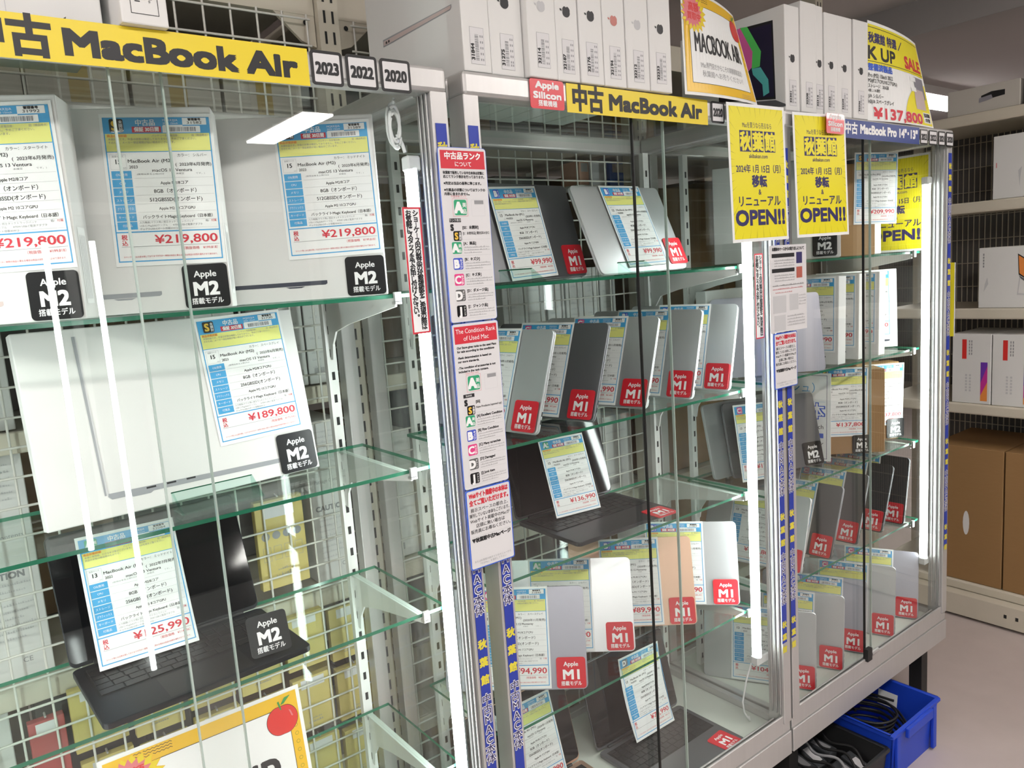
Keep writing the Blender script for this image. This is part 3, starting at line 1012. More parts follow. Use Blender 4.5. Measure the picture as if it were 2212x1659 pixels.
acrylic_stop(0.327, 0.120, A2, 0.125, 'clear green-tinted acrylic stopper in front of the big white box', 3)
acrylic_stop(0.925, 0.085, A1, 0.085, 'clear acrylic stopper in front of the dark grey laptop, top shelf', 3)
acrylic_stop(1.245, 0.085, A1, 0.09, 'clear acrylic stopper in front of the silver laptop, top shelf', 3)

# white cable coil hanging by the lamp of the left showcase
t = thing('cable_coil', 'coiled white cable hanging beside the left showcase light tube', 'cable', T((0.637, 0.045, 1.727)))
b = MB()
pts = []
for i in range(90):
    a = i / 90 * 2 * math.pi * 4
    pts.append((-0.004 + 0.010 * math.cos(a), 0.004 * math.sin(a * 0.5), 0.022 + 0.026 * math.sin(a) - 0.02 * i / 90))
b.tube(pts, 0.0026, 'cable_white', 8)
b.build('coil', t)
b = MB()
b.tube([(-0.001, 0, 0.045), (-0.002, 0, 0.050), (0.000, 0, 0.054)], 0.0026, 'cable_white', 8)
b.tube([(0.0, 0, 0.0), (0.008, 0, -0.015), (0.010, -0.003, -0.028)], 0.0030, 'cable_white', 8)
b.build('lead', t)


# ------------------------------------------------------------------ fans of closed laptops with cards
def fan_unit(x, y, z, yaw, L, m, where, price, grade, spec, colour, num, seed, chip='M1', cdu=0.0, lapname='', groups=('closed laptops in fanned rows', 'red chip stickers'), tagdx=0.1175, tag=True):
    mw = lean_mat(x, min(y, 0.240), z, yaw, L, LT)
    closed_laptop(mw, '%s closed laptop, %s' % (lapname, where), m, groups[0])
    price_card(on(mw, cdu, 0.003, 0.0022), 'price card %s, %s laptop, %s' % (price, lapname, where), price, grade, spec, colour, num, seed, group=G_CARD)
    if tag:
        chip_tag(on(mw, tagdx, 0.003, 0.0042), '%s chip sticker, %s laptop, %s' % ('red' if chip == 'M1' else 'black', lapname, where), chip, groups[1])
    return mw


# middle showcase, top shelf
mw = lean_mat(1.062, 0.220, A1, 7.1, 14.5, LT)
closed_laptop(mw, 'dark grey closed laptop leaning on the middle showcase top shelf', 'lap_grey', 'closed laptops on top shelf')
price_card(face_mat(1.040, 0.2125, A1 + 0.0065, 6.5, 14.0, 2.2), 'price card ¥99,990 on the dark grey laptop, top shelf', '¥99,990', 'B', 'm1', 'grey', '32126', 1, scale=0.955, group=G_CARD)
chip_tag(on(mw, 0.1185, 0.006, 0.0022), 'red chip sticker on the dark grey laptop, top shelf', 'M1', 'red chip stickers', scale=1.07)
mw = lean_mat(1.310, 0.146, A1, 3.9, 23.1, LT)
closed_laptop(mw, 'silver closed laptop leaning on the middle showcase top shelf', 'lap_silver', 'closed laptops on top shelf')
price_card(on(mw, 0.012, 0.012, 0.003, 0.8), 'price card ¥99,990 on the silver laptop, top shelf', '¥99,990', 'B', 'm1', 'silver', '32131', 1, scale=0.955, group=G_CARD)
chip_tag(on(mw, 0.1265, 0.012, 0.0022), 'red chip sticker on the silver laptop, top shelf', 'M1', 'red chip stickers', scale=1.05)

ORD = ('first', 'second', 'third', 'fourth', 'fifth', 'sixth')
# middle showcase, second shelf
for i, (x, y, yaw, L, m, nm, price, g, col, du) in enumerate((
        (0.889, 0.240, -80.9, 20.2, 'lap_silver', 'bright silver', '¥94,990', 'C', 'silver', -0.005),
        (1.032, 0.236, -78.5, 21.5, 'lap_grey', 'dark space grey', '¥84,990', 'C', 'grey', -0.010),
        (1.190, 0.247, -75.7, 22.3, 'lap_silver', 'silver', '¥89,990', 'C', 'silver', 0.001),
        (1.341, 0.232, -78.7, 18.2, 'lap_silver', 'silver', '¥92,990', 'B', 'silver', -0.004),
        (1.478, 0.230, -80.0, 16.0, 'lap_silver', 'silver', '¥95,990', 'B', 'grey', 0.008))):
    fan_unit(x, y, A2, yaw, L, m, '%s from left on middle second shelf' % ORD[i], price, g, 'm1', col, str(32041 + 7 * i), i + 1, cdu=du, lapname=nm)

# middle showcase, third shelf
open_laptop(T((1.173, 0.312, A3)) @ Matrix.Rotation(R(-0.8), 4, 'Z'), 'open grey laptop with black screen on the middle showcase third shelf', 'lap_dark', 12, 'open laptops')
price_card(face_mat(1.1465, 0.2400, 0.9372, -5, 20, -1.0), 'price card ¥136,990 leaning on the open laptop, middle showcase third shelf', '¥136,990', 'A', 'm1', 'grey', '31950', 1, scale=0.868, group=G_CARD)
chip_tag(face_mat(1.276, 0.080, 0.9345, -3, 89.9), 'red chip sticker lying flat on the third shelf open laptop', 'M1', 'red chip stickers')

# middle showcase, fourth shelf
for i, (x, y, yaw, L, m, nm, price, g, col, du) in enumerate((
        (0.891, 0.185, -42.1, 19.5, 'lap_lilac', 'lilac grey', '¥94,990', 'C', 'grey', 0.001),
        (1.079, 0.226, -42.7, 21.8, 'lap_silver', 'silver', '¥90,990', 'A', 'silver', -0.015),
        (1.278, 0.208, -40.6, 18.6, 'lap_gold', 'gold', '¥89,990', 'B', 'gold', -0.002),
        (1.448, 0.212, -47.5, 14.0, 'lap_silver', 'silver', '¥93,990', 'B', 'silver', -0.006))):
    fan_unit(x, y, A4, yaw, L, m, '%s from left on middle lowest shelf' % ORD[i], price, g, 'm1', col, str(31840 + 9 * i), i + 1, cdu=du, lapname=nm)

# middle showcase floor
B5 = 0.3033
open_laptop(T((1.323, 0.2505, B5)) @ Matrix.Rotation(R(0.5), 4, 'Z'), 'open space grey laptop on the floor board of the middle showcase', 'lap_grey', 14, 'open laptops')
price_card(face_mat(1.333, 0.2105, B5 + 0.0150, 0, 15, -1.0), 'curled price card ¥74,990 on the open laptop at the showcase floor', '¥74,990', 'D', 'm1', 'grey', '31122', 1, bend=0.009, scale=0.985, group=G_CARD)
chip_tag(face_mat(1.434, 0.0385, B5 + 0.0122, 6, 89.9), 'red chip sticker lying on the space grey open laptop, showcase floor', 'M1', 'red chip stickers')
open_laptop(T((0.972, 0.262, B5)), 'open gold laptop at left end of the middle showcase floor', 'lap_gold', 14, 'open laptops')
price_card(face_mat(0.978, 0.223, B5 + 0.0142, 0, 16, 0), 'price card leaning on the open gold laptop at showcase floor', '¥79,990', 'B', 'm1', 'gold', '31206', 1, scale=1.0, group=G_CARD)

# ------------------------------------------------------------------ right showcase
C1, C2, C3, C4, C5 = 1.4772, 1.1802, 0.8842, 0.6252, 0.3033
# top shelf
m = lean_mat(1.895, 0.205, C1, -57, 2, 0.06)
laptop_box(m, 'white laptop box at the left of the right showcase top shelf', 0.33, 0.265, 0.06, None, 'white boxes in the right showcase')
chip_tag(on(m, 0.125, 0.004, 0.0020), 'black chip sticker on the white box of right showcase top shelf', 'M2', 'black chip stickers')
t = thing('carton', 'brown carton on the right showcase top shelf', 'box', face_mat(2.212, 0.2005, C1, -25, 0), 'brown cartons in right showcase')
MB().box(-0.155, 0.125, 0.0, 0.10, 0, 0.27, 'carton').build('board', t, 0.002, 1)
price_card(face_mat(2.322, 0.1465, 1.567, -25, 0, -1.5), 'price card ¥209,990 on the brown carton of the top shelf', '¥209,990', 'S', 'pro', 'silver', '31401', 0, group=G_CARD)
chip_tag(on(t.matrix_world, -0.065, 0.165, 0.0020), 'black chip sticker on the brown carton of the top shelf', 'M3', 'black chip stickers')
t = laptop_box(face_mat(2.412, 0.20, C1, -12, 0), 'tall white box right of the top shelf brown carton, beside the tube', 0.075, 0.25, 0.06, None, 'white boxes in the right showcase')

# second shelf: four white boxes
for i, (x, y) in enumerate(((1.973, 0.246), (2.092, 0.252), (2.192, 0.245), (2.345, 0.225))):
    m = lean_mat(x, y - 0.01, C2, -82 if i < 3 else -40, 2.5, 0.052)
    du = 0.0725 if i < 3 else 0.03
    laptop_box(m, 'white laptop box, %s from left on the right showcase second shelf' % ORD[i], 0.31 if i < 3 else 0.25, 0.245, 0.052 if i < 3 else 0.036,
               lambda b: side_profile(b, -0.11, 0.12 if i < 3 else 0.10, 0.018, 0.006, -0.0004, 'print_lap_dark', 0.0, (0.03, 0.08)), 'white boxes in the right showcase')
    price_card(on(m, du, 0.034, 0.0012), 'price card ¥209,990 on the %s white box, right showcase second shelf' % ORD[i], '¥209,990', 'S', 'pro', ('silver', 'grey')[i % 2], str(31610 + 3 * i), 0, group=G_CARD)

laptop_box(lean_mat(1.770, 0.262, C2, -1, 1, 0.035), 'bright white box at the left end of the right second shelf', 0.21, 0.232, 0.035, None, 'white boxes in the right showcase')
closed_laptop(lean_mat(1.772, 0.142, C2, -31, 10, LT), 'lilac grey closed laptop before the white box, right second shelf', 'lap_lilac')

# third shelf: notice board, grey laptop, cartons with cards
t = thing('notice_board', 'white notice board with blue outlined characters behind grey laptop', 'notice', face_mat(2.03, 0.235, C3 + 0.0008, -75, 3))
MB().box(-0.14, 0.095, 0.0, 0.004, 0, 0.26, 'paper').build('panel', t)
b = MB()
b.frame(-0.135, 0.085, 0.006, 0.254, 0.0012, -0.0003, 'ink_navy')
b.rect(-0.10, 0.08, 0.175, 0.1755, -0.0003, 'card_blue')
b.text('（キャッシュ）', 0.05, 0.205, 0.022, -0.0003, 'card_blue', align='r')
b.text('M本体', 0.078, 0.130, 0.034, -0.0003, 'ink_blue', w=0.16, bold=0.09, align='r')
b.text('M本体', 0.077, 0.130, 0.034, -0.0005, 'ink_white', w=0.155, bold=0.02, align='r')
b.text('13inch', 0.075, 0.095, 0.013, -0.0003, 'ink_black', align='r')
b.rect(0.02, 0.075, 0.068, 0.082, -0.0003, 'ink_blue')
b.text('グレイ', 0.075, 0.040, 0.013, -0.0003, 'ink_black', align='r')
b.build('lettering', t)
closed_laptop(lean_mat(1.842, 0.254, C3, -8, 12, LT), 'pale silver closed laptop at the left end of the right third shelf', 'lap_silver')
m = lean_mat(1.876, 0.192, C3, -20, 14, LT)
closed_laptop(m, 'grey closed laptop leaning on the right showcase third shelf', 'lap_grey')
price_card(face_mat(1.771, 0.174, C3 + 0.0062, -12, 12, -2.5), 'price card with pink badge left of the grey laptop, right third shelf', '¥129,800', 'C', 'pro', 'silver', '31590', 2, group=G_CARD)
chip_tag(on(m, 0.118, 0.003, 0.002), 'black chip sticker on the grey laptop, right showcase third shelf', 'M2', 'black chip stickers', scale=1.05)
m = face_mat(2.165, 0.155, C3, -40, 0)
t = thing('carton', 'brown carton with a card on the right showcase third shelf', 'box', m, 'brown cartons in right showcase')
MB().box(-0.13, 0.115, 0.0, 0.08, 0, 0.255, 'carton').build('board', t, 0.002, 1)
price_card(on(m, -0.012, 0.055, 0.0012, -1.0), 'price card ¥137,800 on the left brown carton, right showcase third shelf', '¥137,800', 'S', 'pro', 'silver', '31777', 0, group=G_CARD)
chip_tag(on(m, 0.045, 0.0008, 0.0035), 'black chip sticker below the card on the left brown carton', 'M2', 'black chip stickers', scale=0.9)
m = face_mat(2.390, 0.160, C3, -27, 0)
t = thing('carton', 'darker brown carton at the right end of the third shelf', 'box', m, 'brown cartons in right showcase')
MB().box(-0.09, 0.062, 0.0, 0.05, 0.0, 0.25, 'carton').build('board', t, 0.002, 1)
price_card(on(m, 0.003, 0.047, 0.0012, -1.5), 'price card ¥137,800 on the right end brown carton', '¥137,800', 'S', 'pro', 'grey', '31778', 1, group=G_CARD, scale=0.95)
chip_tag(on(m, 0.046, 0.0035, 0.0035), 'black chip sticker below the card on the right end carton', 'M2', 'black chip stickers')

# fourth shelf fan
for i, (x, y, yaw, L, m, nm, price, du) in enumerate((
        (1.775, 0.234, -80, 22, 'lap_silver', 'bright silver', '¥112,800', 0.0),
        (1.938, 0.234, -86.7, 22.4, 'lap_grey', 'grey', '¥115,800', 0.003),
        (2.092, 0.243, -86.8, 22.4, 'lap_grey', 'grey', '¥115,900', 0.010),
        (2.234, 0.237, -87.2, 23.0, 'lap_dark', 'dark grey', '¥118,800', 0.0),
        (2.348, 0.226, -87, 12.0, 'lap_dark', 'dark grey', '¥119,800', -0.010))):
    fan_unit(x, y, C4, yaw, L, m, '%s from left on right fourth shelf' % ORD[i], price, 'BBCCB'[i], 'pro', 'grey', str(31300 + 5 * i), i + 1, cdu=du, lapname=nm)

# floor fan
for i, (x, y, yaw, L, m, nm, price, du) in enumerate((
        (1.727, 0.176, -61.0, 11.7, 'lap_silver', 'bright silver', '¥104,800', 0.0),
        (1.885, 0.185, -65.6, 11.2, 'lap_silver', 'silver', '¥106,800', -0.002),
        (2.020, 0.192, -66.9, 17.0, 'lap_lilac', 'lilac grey', '¥108,800', 0.012),
        (2.177, 0.182, -67.0, 15.0, 'lap_silver', 'silver', '¥109,800', 0.0),
        (2.336, 0.185, -65.9, 17.0, 'lap_lilac', 'lilac grey', '¥111,800', 0.004))):
    fan_unit(x, y, C5, yaw, L, m, '%s from left on right showcase floor' % ORD[i], price, 'CBBCC'[i], 'pro', 'silver', str(31200 + 5 * i), i + 1, cdu=du, lapname=nm)

# ------------------------------------------------------------------ header signs, year plates, chip signs


def plate(name, label, cat, x0, x1, z0, z1, y, m, r=0.0, group=None, th=0.0008, yaw=0.0, L=0.0):
    """thin sheet whose lower edge middle is its origin; returns (thing, width, height)"""
    w, h = x1 - x0, z1 - z0
    t = thing(name, label, cat, face_mat((x0 + x1) / 2, y, z0, yaw, L), group)
    b = MB()
    if r:
        b.prism(b.rrect(-w / 2, w / 2, 0, h, r, 5), 0.0, th, m)
    else:
        b.box(-w / 2, w / 2, 0.0, th, 0, h, m)
    b.build('sheet', t)
    return t, w, h


t, w, h = plate('header_sign', 'yellow header sign with black lettering on the left showcase', 'sign', 0.062, 0.477, 1.775, 1.8245, -0.0045, 'sign_yellow', group='header signs')
b = MB()
b.text('中古', 0.165 - 0.2695, 0.0085, 0.0335, -0.0002, 'ink_black', w=0.084, align='r', bold=0.055)
b.text('MacBook Air', 0.4595 - 0.2695, 0.0105, 0.0275, -0.0002, 'ink_black', w=0.280, align='r', bold=0.075)
b.build('lettering', t)
t, w, h = plate('header_sign', 'yellow header sign with black lettering on the middle showcase', 'sign', 0.957, 1.347, 1.772, 1.8215, -0.0045, 'sign_yellow', group='header signs')
b = MB()
b.text('中古', -w / 2 + 0.015, 0.0085, 0.0325, -0.0002, 'ink_black', w=0.074, align='l', bold=0.055)
b.text('MacBook Air', 1.327 - 1.152, 0.0115, 0.0265, -0.0002, 'ink_black', w=0.264, align='r', bold=0.07)
b.build('lettering', t)
t, w, h = plate('header_sign', 'blue header sign with white lettering on the right showcase', 'sign', 1.876, 2.273, 1.7725, 1.8175, -0.0045, 'sign_blue', group='header signs')
b = MB()
b.text('中古', -w / 2 + 0.008, 0.0135, 0.021, -0.0002, 'ink_white', w=0.057, align='l', bold=0.05)
b.text('MacBook Pro 14"･13"', w / 2 - 0.012, 0.0145, 0.021, -0.0002, 'ink_white', w=0.305, align='r', bold=0.07)
b.build('lettering', t)


def year_tag(x0, x1, z0, z1, s, label):
    t, w, h = plate('year_tag', label, 'sign', x0, x1, z0, z1, -0.0052, 'badge_black', 0.005, 'year plates')
    b = MB().poly(MB().rrect(-w / 2 + 0.0042, w / 2 - 0.0042, 0.0042, h - 0.0042, 0.0015, 3), -0.0001, 'paper_grey')
    b.build('white_field', t)
    b = MB().text(s, 0, h / 2 - 0.008, 0.0155, -0.0003, 'ink_black', w=w * 0.70, bold=0.06)
    b.build('lettering', t)


for x0, x1, s in ((0.4805, 0.5285, '2023'), (0.534, 0.584, '2022'), (0.589, 0.640, '2020')):
    year_tag(x0, x1, 1.7775, 1.8245, s, 'black-framed year plate %s on the left showcase header' % s)
year_tag(1.358, 1.4015, 1.7775, 1.821, '2020', 'black-framed year plate 2020 on the middle showcase header')
for x0, x1, s in ((2.277, 2.322, '2023'), (2.330, 2.380, '2022'), (2.388, 2.430, '2021'), (2.437, 2.485, '2020')):
    year_tag(x0, x1, 1.7735, 1.815, s, 'black-framed year plate %s on the right showcase header' % s)
for x0, x1, z0, z1, y, where in ((0.873, 0.950, 1.7735, 1.8225, -0.0052, 'middle'), (1.752, 1.830, 1.7725, 1.8185, -0.0310, 'right')):
    t, w, h = plate('chip_sign', 'red rounded sign with white lettering on the %s showcase header' % where, 'sign', x0, x1, z0, z1, y, 'badge_red', 0.005, 'red rounded header signs')
    b = MB()
    b.text('Apple', 0, 0.0345, 0.0105, -0.0003, 'ink_white', w=0.052, bold=0.07)
    b.text('Silicon', 0, 0.0175, 0.0105, -0.0003, 'ink_white', w=0.062, bold=0.07)
    b.text('搭載機種', 0, 0.0055, 0.0075, -0.0003, 'ink_white', w=0.042, bold=0.04)
    b.build('lettering', t)

# ------------------------------------------------------------------ upright notices and tape strips
for x0, x1, z0, z1, where in ((0.6105, 0.643, 1.4135, 1.610, 'left'), (1.507, 1.539, 1.309, 1.5025, 'middle')):
    t, w, h = plate('staff_notice', 'narrow upright red-edged notice on the %s showcase glass' % where, 'notice', x0, x1, z0, z1, 0.0040 if where == 'left' else 0.004, 'paper', group='narrow red-edged notices')
    b = MB().frame(-w / 2, w / 2, 0, h, 0.0028, -0.0002, 'ink_red')
    b.build('red_border', t)
    b = MB()
    b.vtext('ショーケース内の製品の状態確認をご希望の際は', w * 0.19, h - 0.006, 0.0094, (h - 0.012) / 22, -0.0002, 'ink_black', bold=0.05)
    b.vtext('お気軽にスタッフまでお申し付けください。', -w * 0.19, h - 0.006, 0.0094, (h - 0.012) / 22, -0.0002, 'ink_black', bold=0.05)
    b.build('lettering', t)

STRIP = []
for xc, zt, zb, where in ((0.6905, 1.738, 0.40, 'right post of the left showcase'), (0.7525, 1.738, 0.40, 'left post of the middle showcase'),
                          (1.589, 1.738, 0.540, 'right post of the middle showcase'), (1.6285, 1.738, 0.542, 'left post of the right showcase'), (2.4745, 1.757, 0.545, 'right post of the right showcase')):
    t, w, h = plate('tape_strip', 'blue lettered tape strip on the ' + where, 'tape', xc - 0.0098, xc + 0.0098, zb, zt, -0.0012, 'tape_blue', group='blue lettered tape strips')
    z = h - 0.022
    while z > 0.06:
        MB().vtext('秋葉館', 0, z, 0.0155, 0.033, -0.0002, 'tape_yellow', bold=0.06).build('yellow_lettering', t)
        z -= 0.033 * 3 + 0.010
        if z < 0.13:
            break
        MB().vtext('中古MAC本体', 0, z, 0.0175, 0.019, -0.0002, 'ink_white', bold=0.09).vtext('中古MAC本体', 0, z, 0.0175, 0.019, -0.0004, 'ink_navy', bold=0.02).build('outlined_lettering', t)
        z -= 0.019 * 7 + 0.036


# ------------------------------------------------------------------ condition rank guides
def rank_guide(z0, z1, eng):
    t, w, h = plate('rank_guide', 'laminated %s condition rank guide hanging on the posts' % ('English' if eng else 'Japanese'), 'notice', 0.671, 0.7635, z0, z1, -0.0145, 'ink_blue', 0.005, 'laminated rank guides')
    MB().prism(MB().rrect(-w / 2 + 0.0008, w / 2 - 0.0008, 0.0008, h - 0.0008, 0.0045, 4), -0.0003, 0.0, 'paper_grey').build('printed_card', t)
    b = MB().rect(-w / 2 + 0.004, w / 2 - 0.004, h - 0.033, h - 0.005, -0.0005, 'ink_red')
    y = -0.0007
    if eng:
        b.text('The Condition Rank', 0, h - 0.0165, 0.0075, y, 'ink_white', w=0.079)
        b.text('of Used Mac', 0, h - 0.0285, 0.0075, y, 'ink_white', w=0.050)
    else:
        b.text('中古品ランク', 0, h - 0.0175, 0.0082, y, 'ink_white', w=0.068, bold=0.05)
        b.text('について', 0, h - 0.029, 0.0062, y, 'ink_white', w=0.031, bold=0.03)
    b.build('red_heading', t)
    b = MB()
    if eng:
        ls = ['Our Store gives ranks to the used Macs', 'for sale according to the conditions', '', '-Rank determination is based on', ' our store standards.', '', '-The condition of accessories is not', ' included in the rank content.']
    else:
        ls = ['秋葉館で販売している中古本体は状態に', '応じてランク表示を行っております。', '', '※判定は当店の基準に準じます。', '', '※付属品の状態についてはランクの', '　内容に含まれません。']
    z = h - 0.041
    for s in ls:
        if s:
            b.text(s, -w / 2 + 0.007, z, 0.0036, -0.0005, 'ink_black', align='l', maxw=w - 0.014, bold=0.05)
        z -= 0.0062 if s else 0.004
    zc = z - 0.014
    b.frame(-w / 2 + 0.020, -w / 2 + 0.049, zc - 0.013, zc + 0.015, 0.0004, -0.0005, 'burst_pink')
    b.frame(w / 2 - 0.036, w / 2 - 0.010, zc - 0.013, zc + 0.013, 0.0003, -0.0005, 'ink_pale')
    b.rect(w / 2 - 0.030, w / 2 - 0.012, zc + 0.006, zc + 0.012, -0.0006, 'ink_grey')
    b.text('Used Mac rank' if eng else '中古本体ランク', -w / 2 + 0.033, zc + 0.0165, 0.003, -0.0005, 'burst_pink')
    zr = zc - 0.022
    b.rect(-w / 2 + 0.012, -w / 2 + 0.034, zr, zr + 0.006, -0.0005, 'ink_black')
    b.text('RANK' if eng else 'ランク表示', -w / 2 + 0.023, zr + 0.0015, 0.0032, -0.0007, 'ink_white')
    step = (zr - 0.008) / 6
    names = (['[SS]', '[A] Excellent Condition', '[B] Fine Condition', '[C] Many scratches', '[D] Damaged', '[J] Junk item'] if eng else
             ['[SS：未開封]', '[A：美品]', '[B：キズ少]', '[C：キズ多]', '[D：ダメージ品]', '[J：ジャンク品]'])
    for i, nm in enumerate(names):
        z1 = zr - 0.003 - step * i
        b.text(nm, -w / 2 + 0.036, z1 - 0.0075, 0.0040, -0.0005, 'ink_black', align='l', maxw=0.052, bold=0.05)
        if i == 0:
            b.text('New Products (opened up)' if eng else '[S：未使用品] 開封済み含む', -w / 2 + 0.036, z1 - 0.0165, 0.0036, -0.0005, 'ink_black', align='l', maxw=0.052, bold=0.03)
        else:
            for k in range(3):
                b.scribble(-w / 2 + 0.036, w / 2 - (0.005 if k < 2 else 0.022), z1 - 0.0125 - 0.0042 * k, 0.0026, -0.0005, 'ink_grey', i * 7 + k)
        b.rect(-w / 2 + 0.014, w / 2 - 0.004, z1 - step + 0.0005, z1 - step + 0.0008, -0.0005, 'ink_pale')
    b.build('lettering', t)
    for i, g in enumerate('SABCDJ'):
        z1 = zr - 0.003 - step * i
        q = MB()
        if g == 'S':
            q.text('S', -w / 2 + 0.016, z1 - 0.0095, 0.009, -0.0006, 'ink_black', bold=0.09)
            badge(q, 'S', -w / 2 + 0.025, z1 - 0.0185, 0.0155, -0.0006)
        else:
            badge(q, g, -w / 2 + 0.022, z1 - 0.012, 0.0185, -0.0006)
        q.build('grade_badge', t)
    q = MB()
    badge(q, 'A', -w / 2 + 0.0345, zc + 0.001, 0.024, -0.0006)
    q.build('grade_badge', t)


rank_guide(1.425, 1.700, False)
rank_guide(1.148, 1.4235, True)


def web_notice(x0, x1, z0, z1, y, where):
    t, w, h = plate('web_notice', 'blue-bordered notice with red heading hanging on the %s posts' % where, 'notice', x0, x1, z0, z1, y, 'ink_blue', 0.004, 'blue-bordered notices')
    MB().prism(MB().rrect(-w / 2 + 0.002, w / 2 - 0.002, 0.002, h - 0.002, 0.003, 4), -0.0003, 0.0, 'paper_grey').build('printed_card', t)
    b = MB()
    for i, s in enumerate(('Webサイト掲載中の本体は', '全てご覧いただけます。')):
        b.text(s, 0, h - 0.014 - 0.0125 * i, 0.0072, -0.0005, 'ink_red', maxw=w - 0.012, bold=0.06)
    for i, s in enumerate(('展示スペースの都合上、', '陳列していない本体もございます。', 'Webサイト掲載中のMacが', '店頭に無い場合は', '販売員にお尋ねください。')):
        b.text(s, 0, h - 0.038 - 0.0092 * i, 0.0053, -0.0005, 'ink_black', maxw=w - 0.010, bold=0.02)
    b.rect(-w / 2 + 0.006, w / 2 - 0.006, h - 0.0815, h - 0.0811, -0.0005, 'ink_pale')
    b.text('▼秋葉館中古Macページ', 0, h - 0.0905, 0.0058, -0.0005, 'ink_black', maxw=w - 0.012, bold=0.07)
    b.text('または秋葉館WEBサイトのメニューから', 0, 0.012, 0.003, -0.0005, 'ink_grey', maxw=w - 0.012)
    b.text('「中古Mac」を選択して下さい', 0, 0.0065, 0.003, -0.0005, 'ink_grey', maxw=w - 0.014)
    b.build('lettering', t)


web_notice(0.672, 0.7645, 1.0085, 1.1465, -0.0145, 'left and middle')
web_notice(1.5525, 1.645, 1.1855, 1.316, -0.0125, 'middle and right')

t, w, h = plate('info_sheet', 'grey printed information sheet hanging below the yellow opening posters', 'notice', 1.538, 1.686, 1.318, 1.518, -0.0145, 'paper_grey')
b = MB()
b.text('未開封のケースからの取り出しについて', 0, h - 0.012, 0.006, -0.0003, 'ink_black', maxw=w - 0.02, bold=0.06)
for i, zz in enumerate((0.172, 0.138)):
    b.rect(-w / 2 + 0.008, w / 2 - 0.050, zz, zz + 0.009, -0.0003, 'ink_black')
    b.rect(w / 2 - 0.042, w / 2 - 0.018, zz - 0.016, zz + 0.010, -0.0003, ('ink_navy', 'print_rose')[i])
    for k in range(3):
        b.scribble(-w / 2 + 0.018, w / 2 - 0.05, zz - 0.008 - 0.006 * k, 0.004, -0.0003, 'ink_grey', 30 + i * 5 + k)
b.scribble(-w / 2 + 0.01, w / 2 - 0.012, 0.107, 0.004, -0.0003, 'ink_black', 41)
b.scribble(-w / 2 + 0.01, w / 2 - 0.015, 0.099, 0.004, -0.0003, 'ink_red', 42)
b.scribble(-w / 2 + 0.02, w / 2 - 0.06, 0.091, 0.003, -0.0003, 'ink_red', 43)
for x0, z0, ww, hh in ((-0.064, 0.045, 0.052, 0.040), (0.002, 0.048, 0.036, 0.038), (-0.060, 0.004, 0.045, 0.036)):
    b.rect(x0, x0 + ww, z0, z0 + hh, -0.0003, 'ink_pale')
for k in range(4):
    b.scribble(0.040, w / 2 - 0.004, 0.080 - 0.007 * k, 0.004, -0.0003, 'ink_grey', 50 + k)
    b.scribble(-0.008, w / 2 - 0.010, 0.034 - 0.007 * k, 0.004, -0.0003, 'ink_grey', 60 + k)
b.build('lettering', t)


# ------------------------------------------------------------------ yellow opening posters
def opening_poster(mw, label, scale=1.0):
    t = thing('opening_poster', label, 'poster', mw @ Matrix.Scale(scale, 4), 'yellow opening posters')
    w, h = 0.208, 0.292
    MB().box(-w / 2, w / 2, 0, 0.0006, 0, h, 'paper').build('sheet', t)
    i = 0.007
    b = MB().rect(-w / 2 + i, w / 2 - i, i, h - i, -0.0003, 'poster_yellow')
    b.build('yellow_print', t)
    b = MB()
    cx, cz = 0.0, 0.165
    X, Z0, Z1 = w / 2 - i, i, h - i
    for k in range(40):
        a = 2 * math.pi * (k + 0.3) / 40
        c, s = math.cos(a), math.sin(a)
        tx = X / abs(c) if abs(c) > 1e-6 else 9
        tz = ((Z1 - cz) if s > 0 else (cz - Z0)) / abs(s) if abs(s) > 1e-6 else 9
        r1 = min(tx, tz)
        r0 = r1 * (0.78 + 0.14 * ((k * 7) % 5) / 5)
        p = 0.0003 + 0.0001 * ((k * 3) % 4)
        b.poly([(cx + r0 * c, cz + r0 * s), (cx + r1 * c + p * s, cz + r1 * s - p * c), (cx + r1 * c - p * s, cz + r1 * s + p * c)], -0.0005, 'poster_ray')
    b.build('rays', t)
    b = MB()
    b.text('Macを買うなら売るなら', 0, 0.243, 0.0095, -0.0006, 'ink_navy', w=0.105)
    for k, ch in enumerate('秋葉館'):
        x = -0.0445 + 0.0445 * k
        b.rect(x - 0.020, x + 0.020, 0.192, 0.2365, -0.0005, 'ink_blue' if False else 'ink_navy')
        b.text(ch, x, 0.1985, 0.029, -0.0007, 'poster_yellow', w=0.036, bold=0.05)
    b.text('akibakan.com', 0, 0.179, 0.0085, -0.0006, 'ink_navy', w=0.068, bold=0.02)
    b.text('2024年 1月 15日（月）', 0, 0.149, 0.0135, -0.0006, 'ink_navy', w=0.163, bold=0.03)
    b.text('移転', 0, 0.120, 0.0185, -0.0006, 'ink_navy', w=0.053, bold=0.06)
    b.text('&', 0, 0.101, 0.0115, -0.0006, 'ink_navy', bold=0.03)
    b.text('リニューアル', 0, 0.0775, 0.018, -0.0006, 'ink_navy', w=0.152, bold=0.04)
    b.text('OPEN!!', 0, 0.0365, 0.031, -0.0006, 'ink_navy', w=0.178, bold=0.06)
    b.build('lettering', t)
    return t


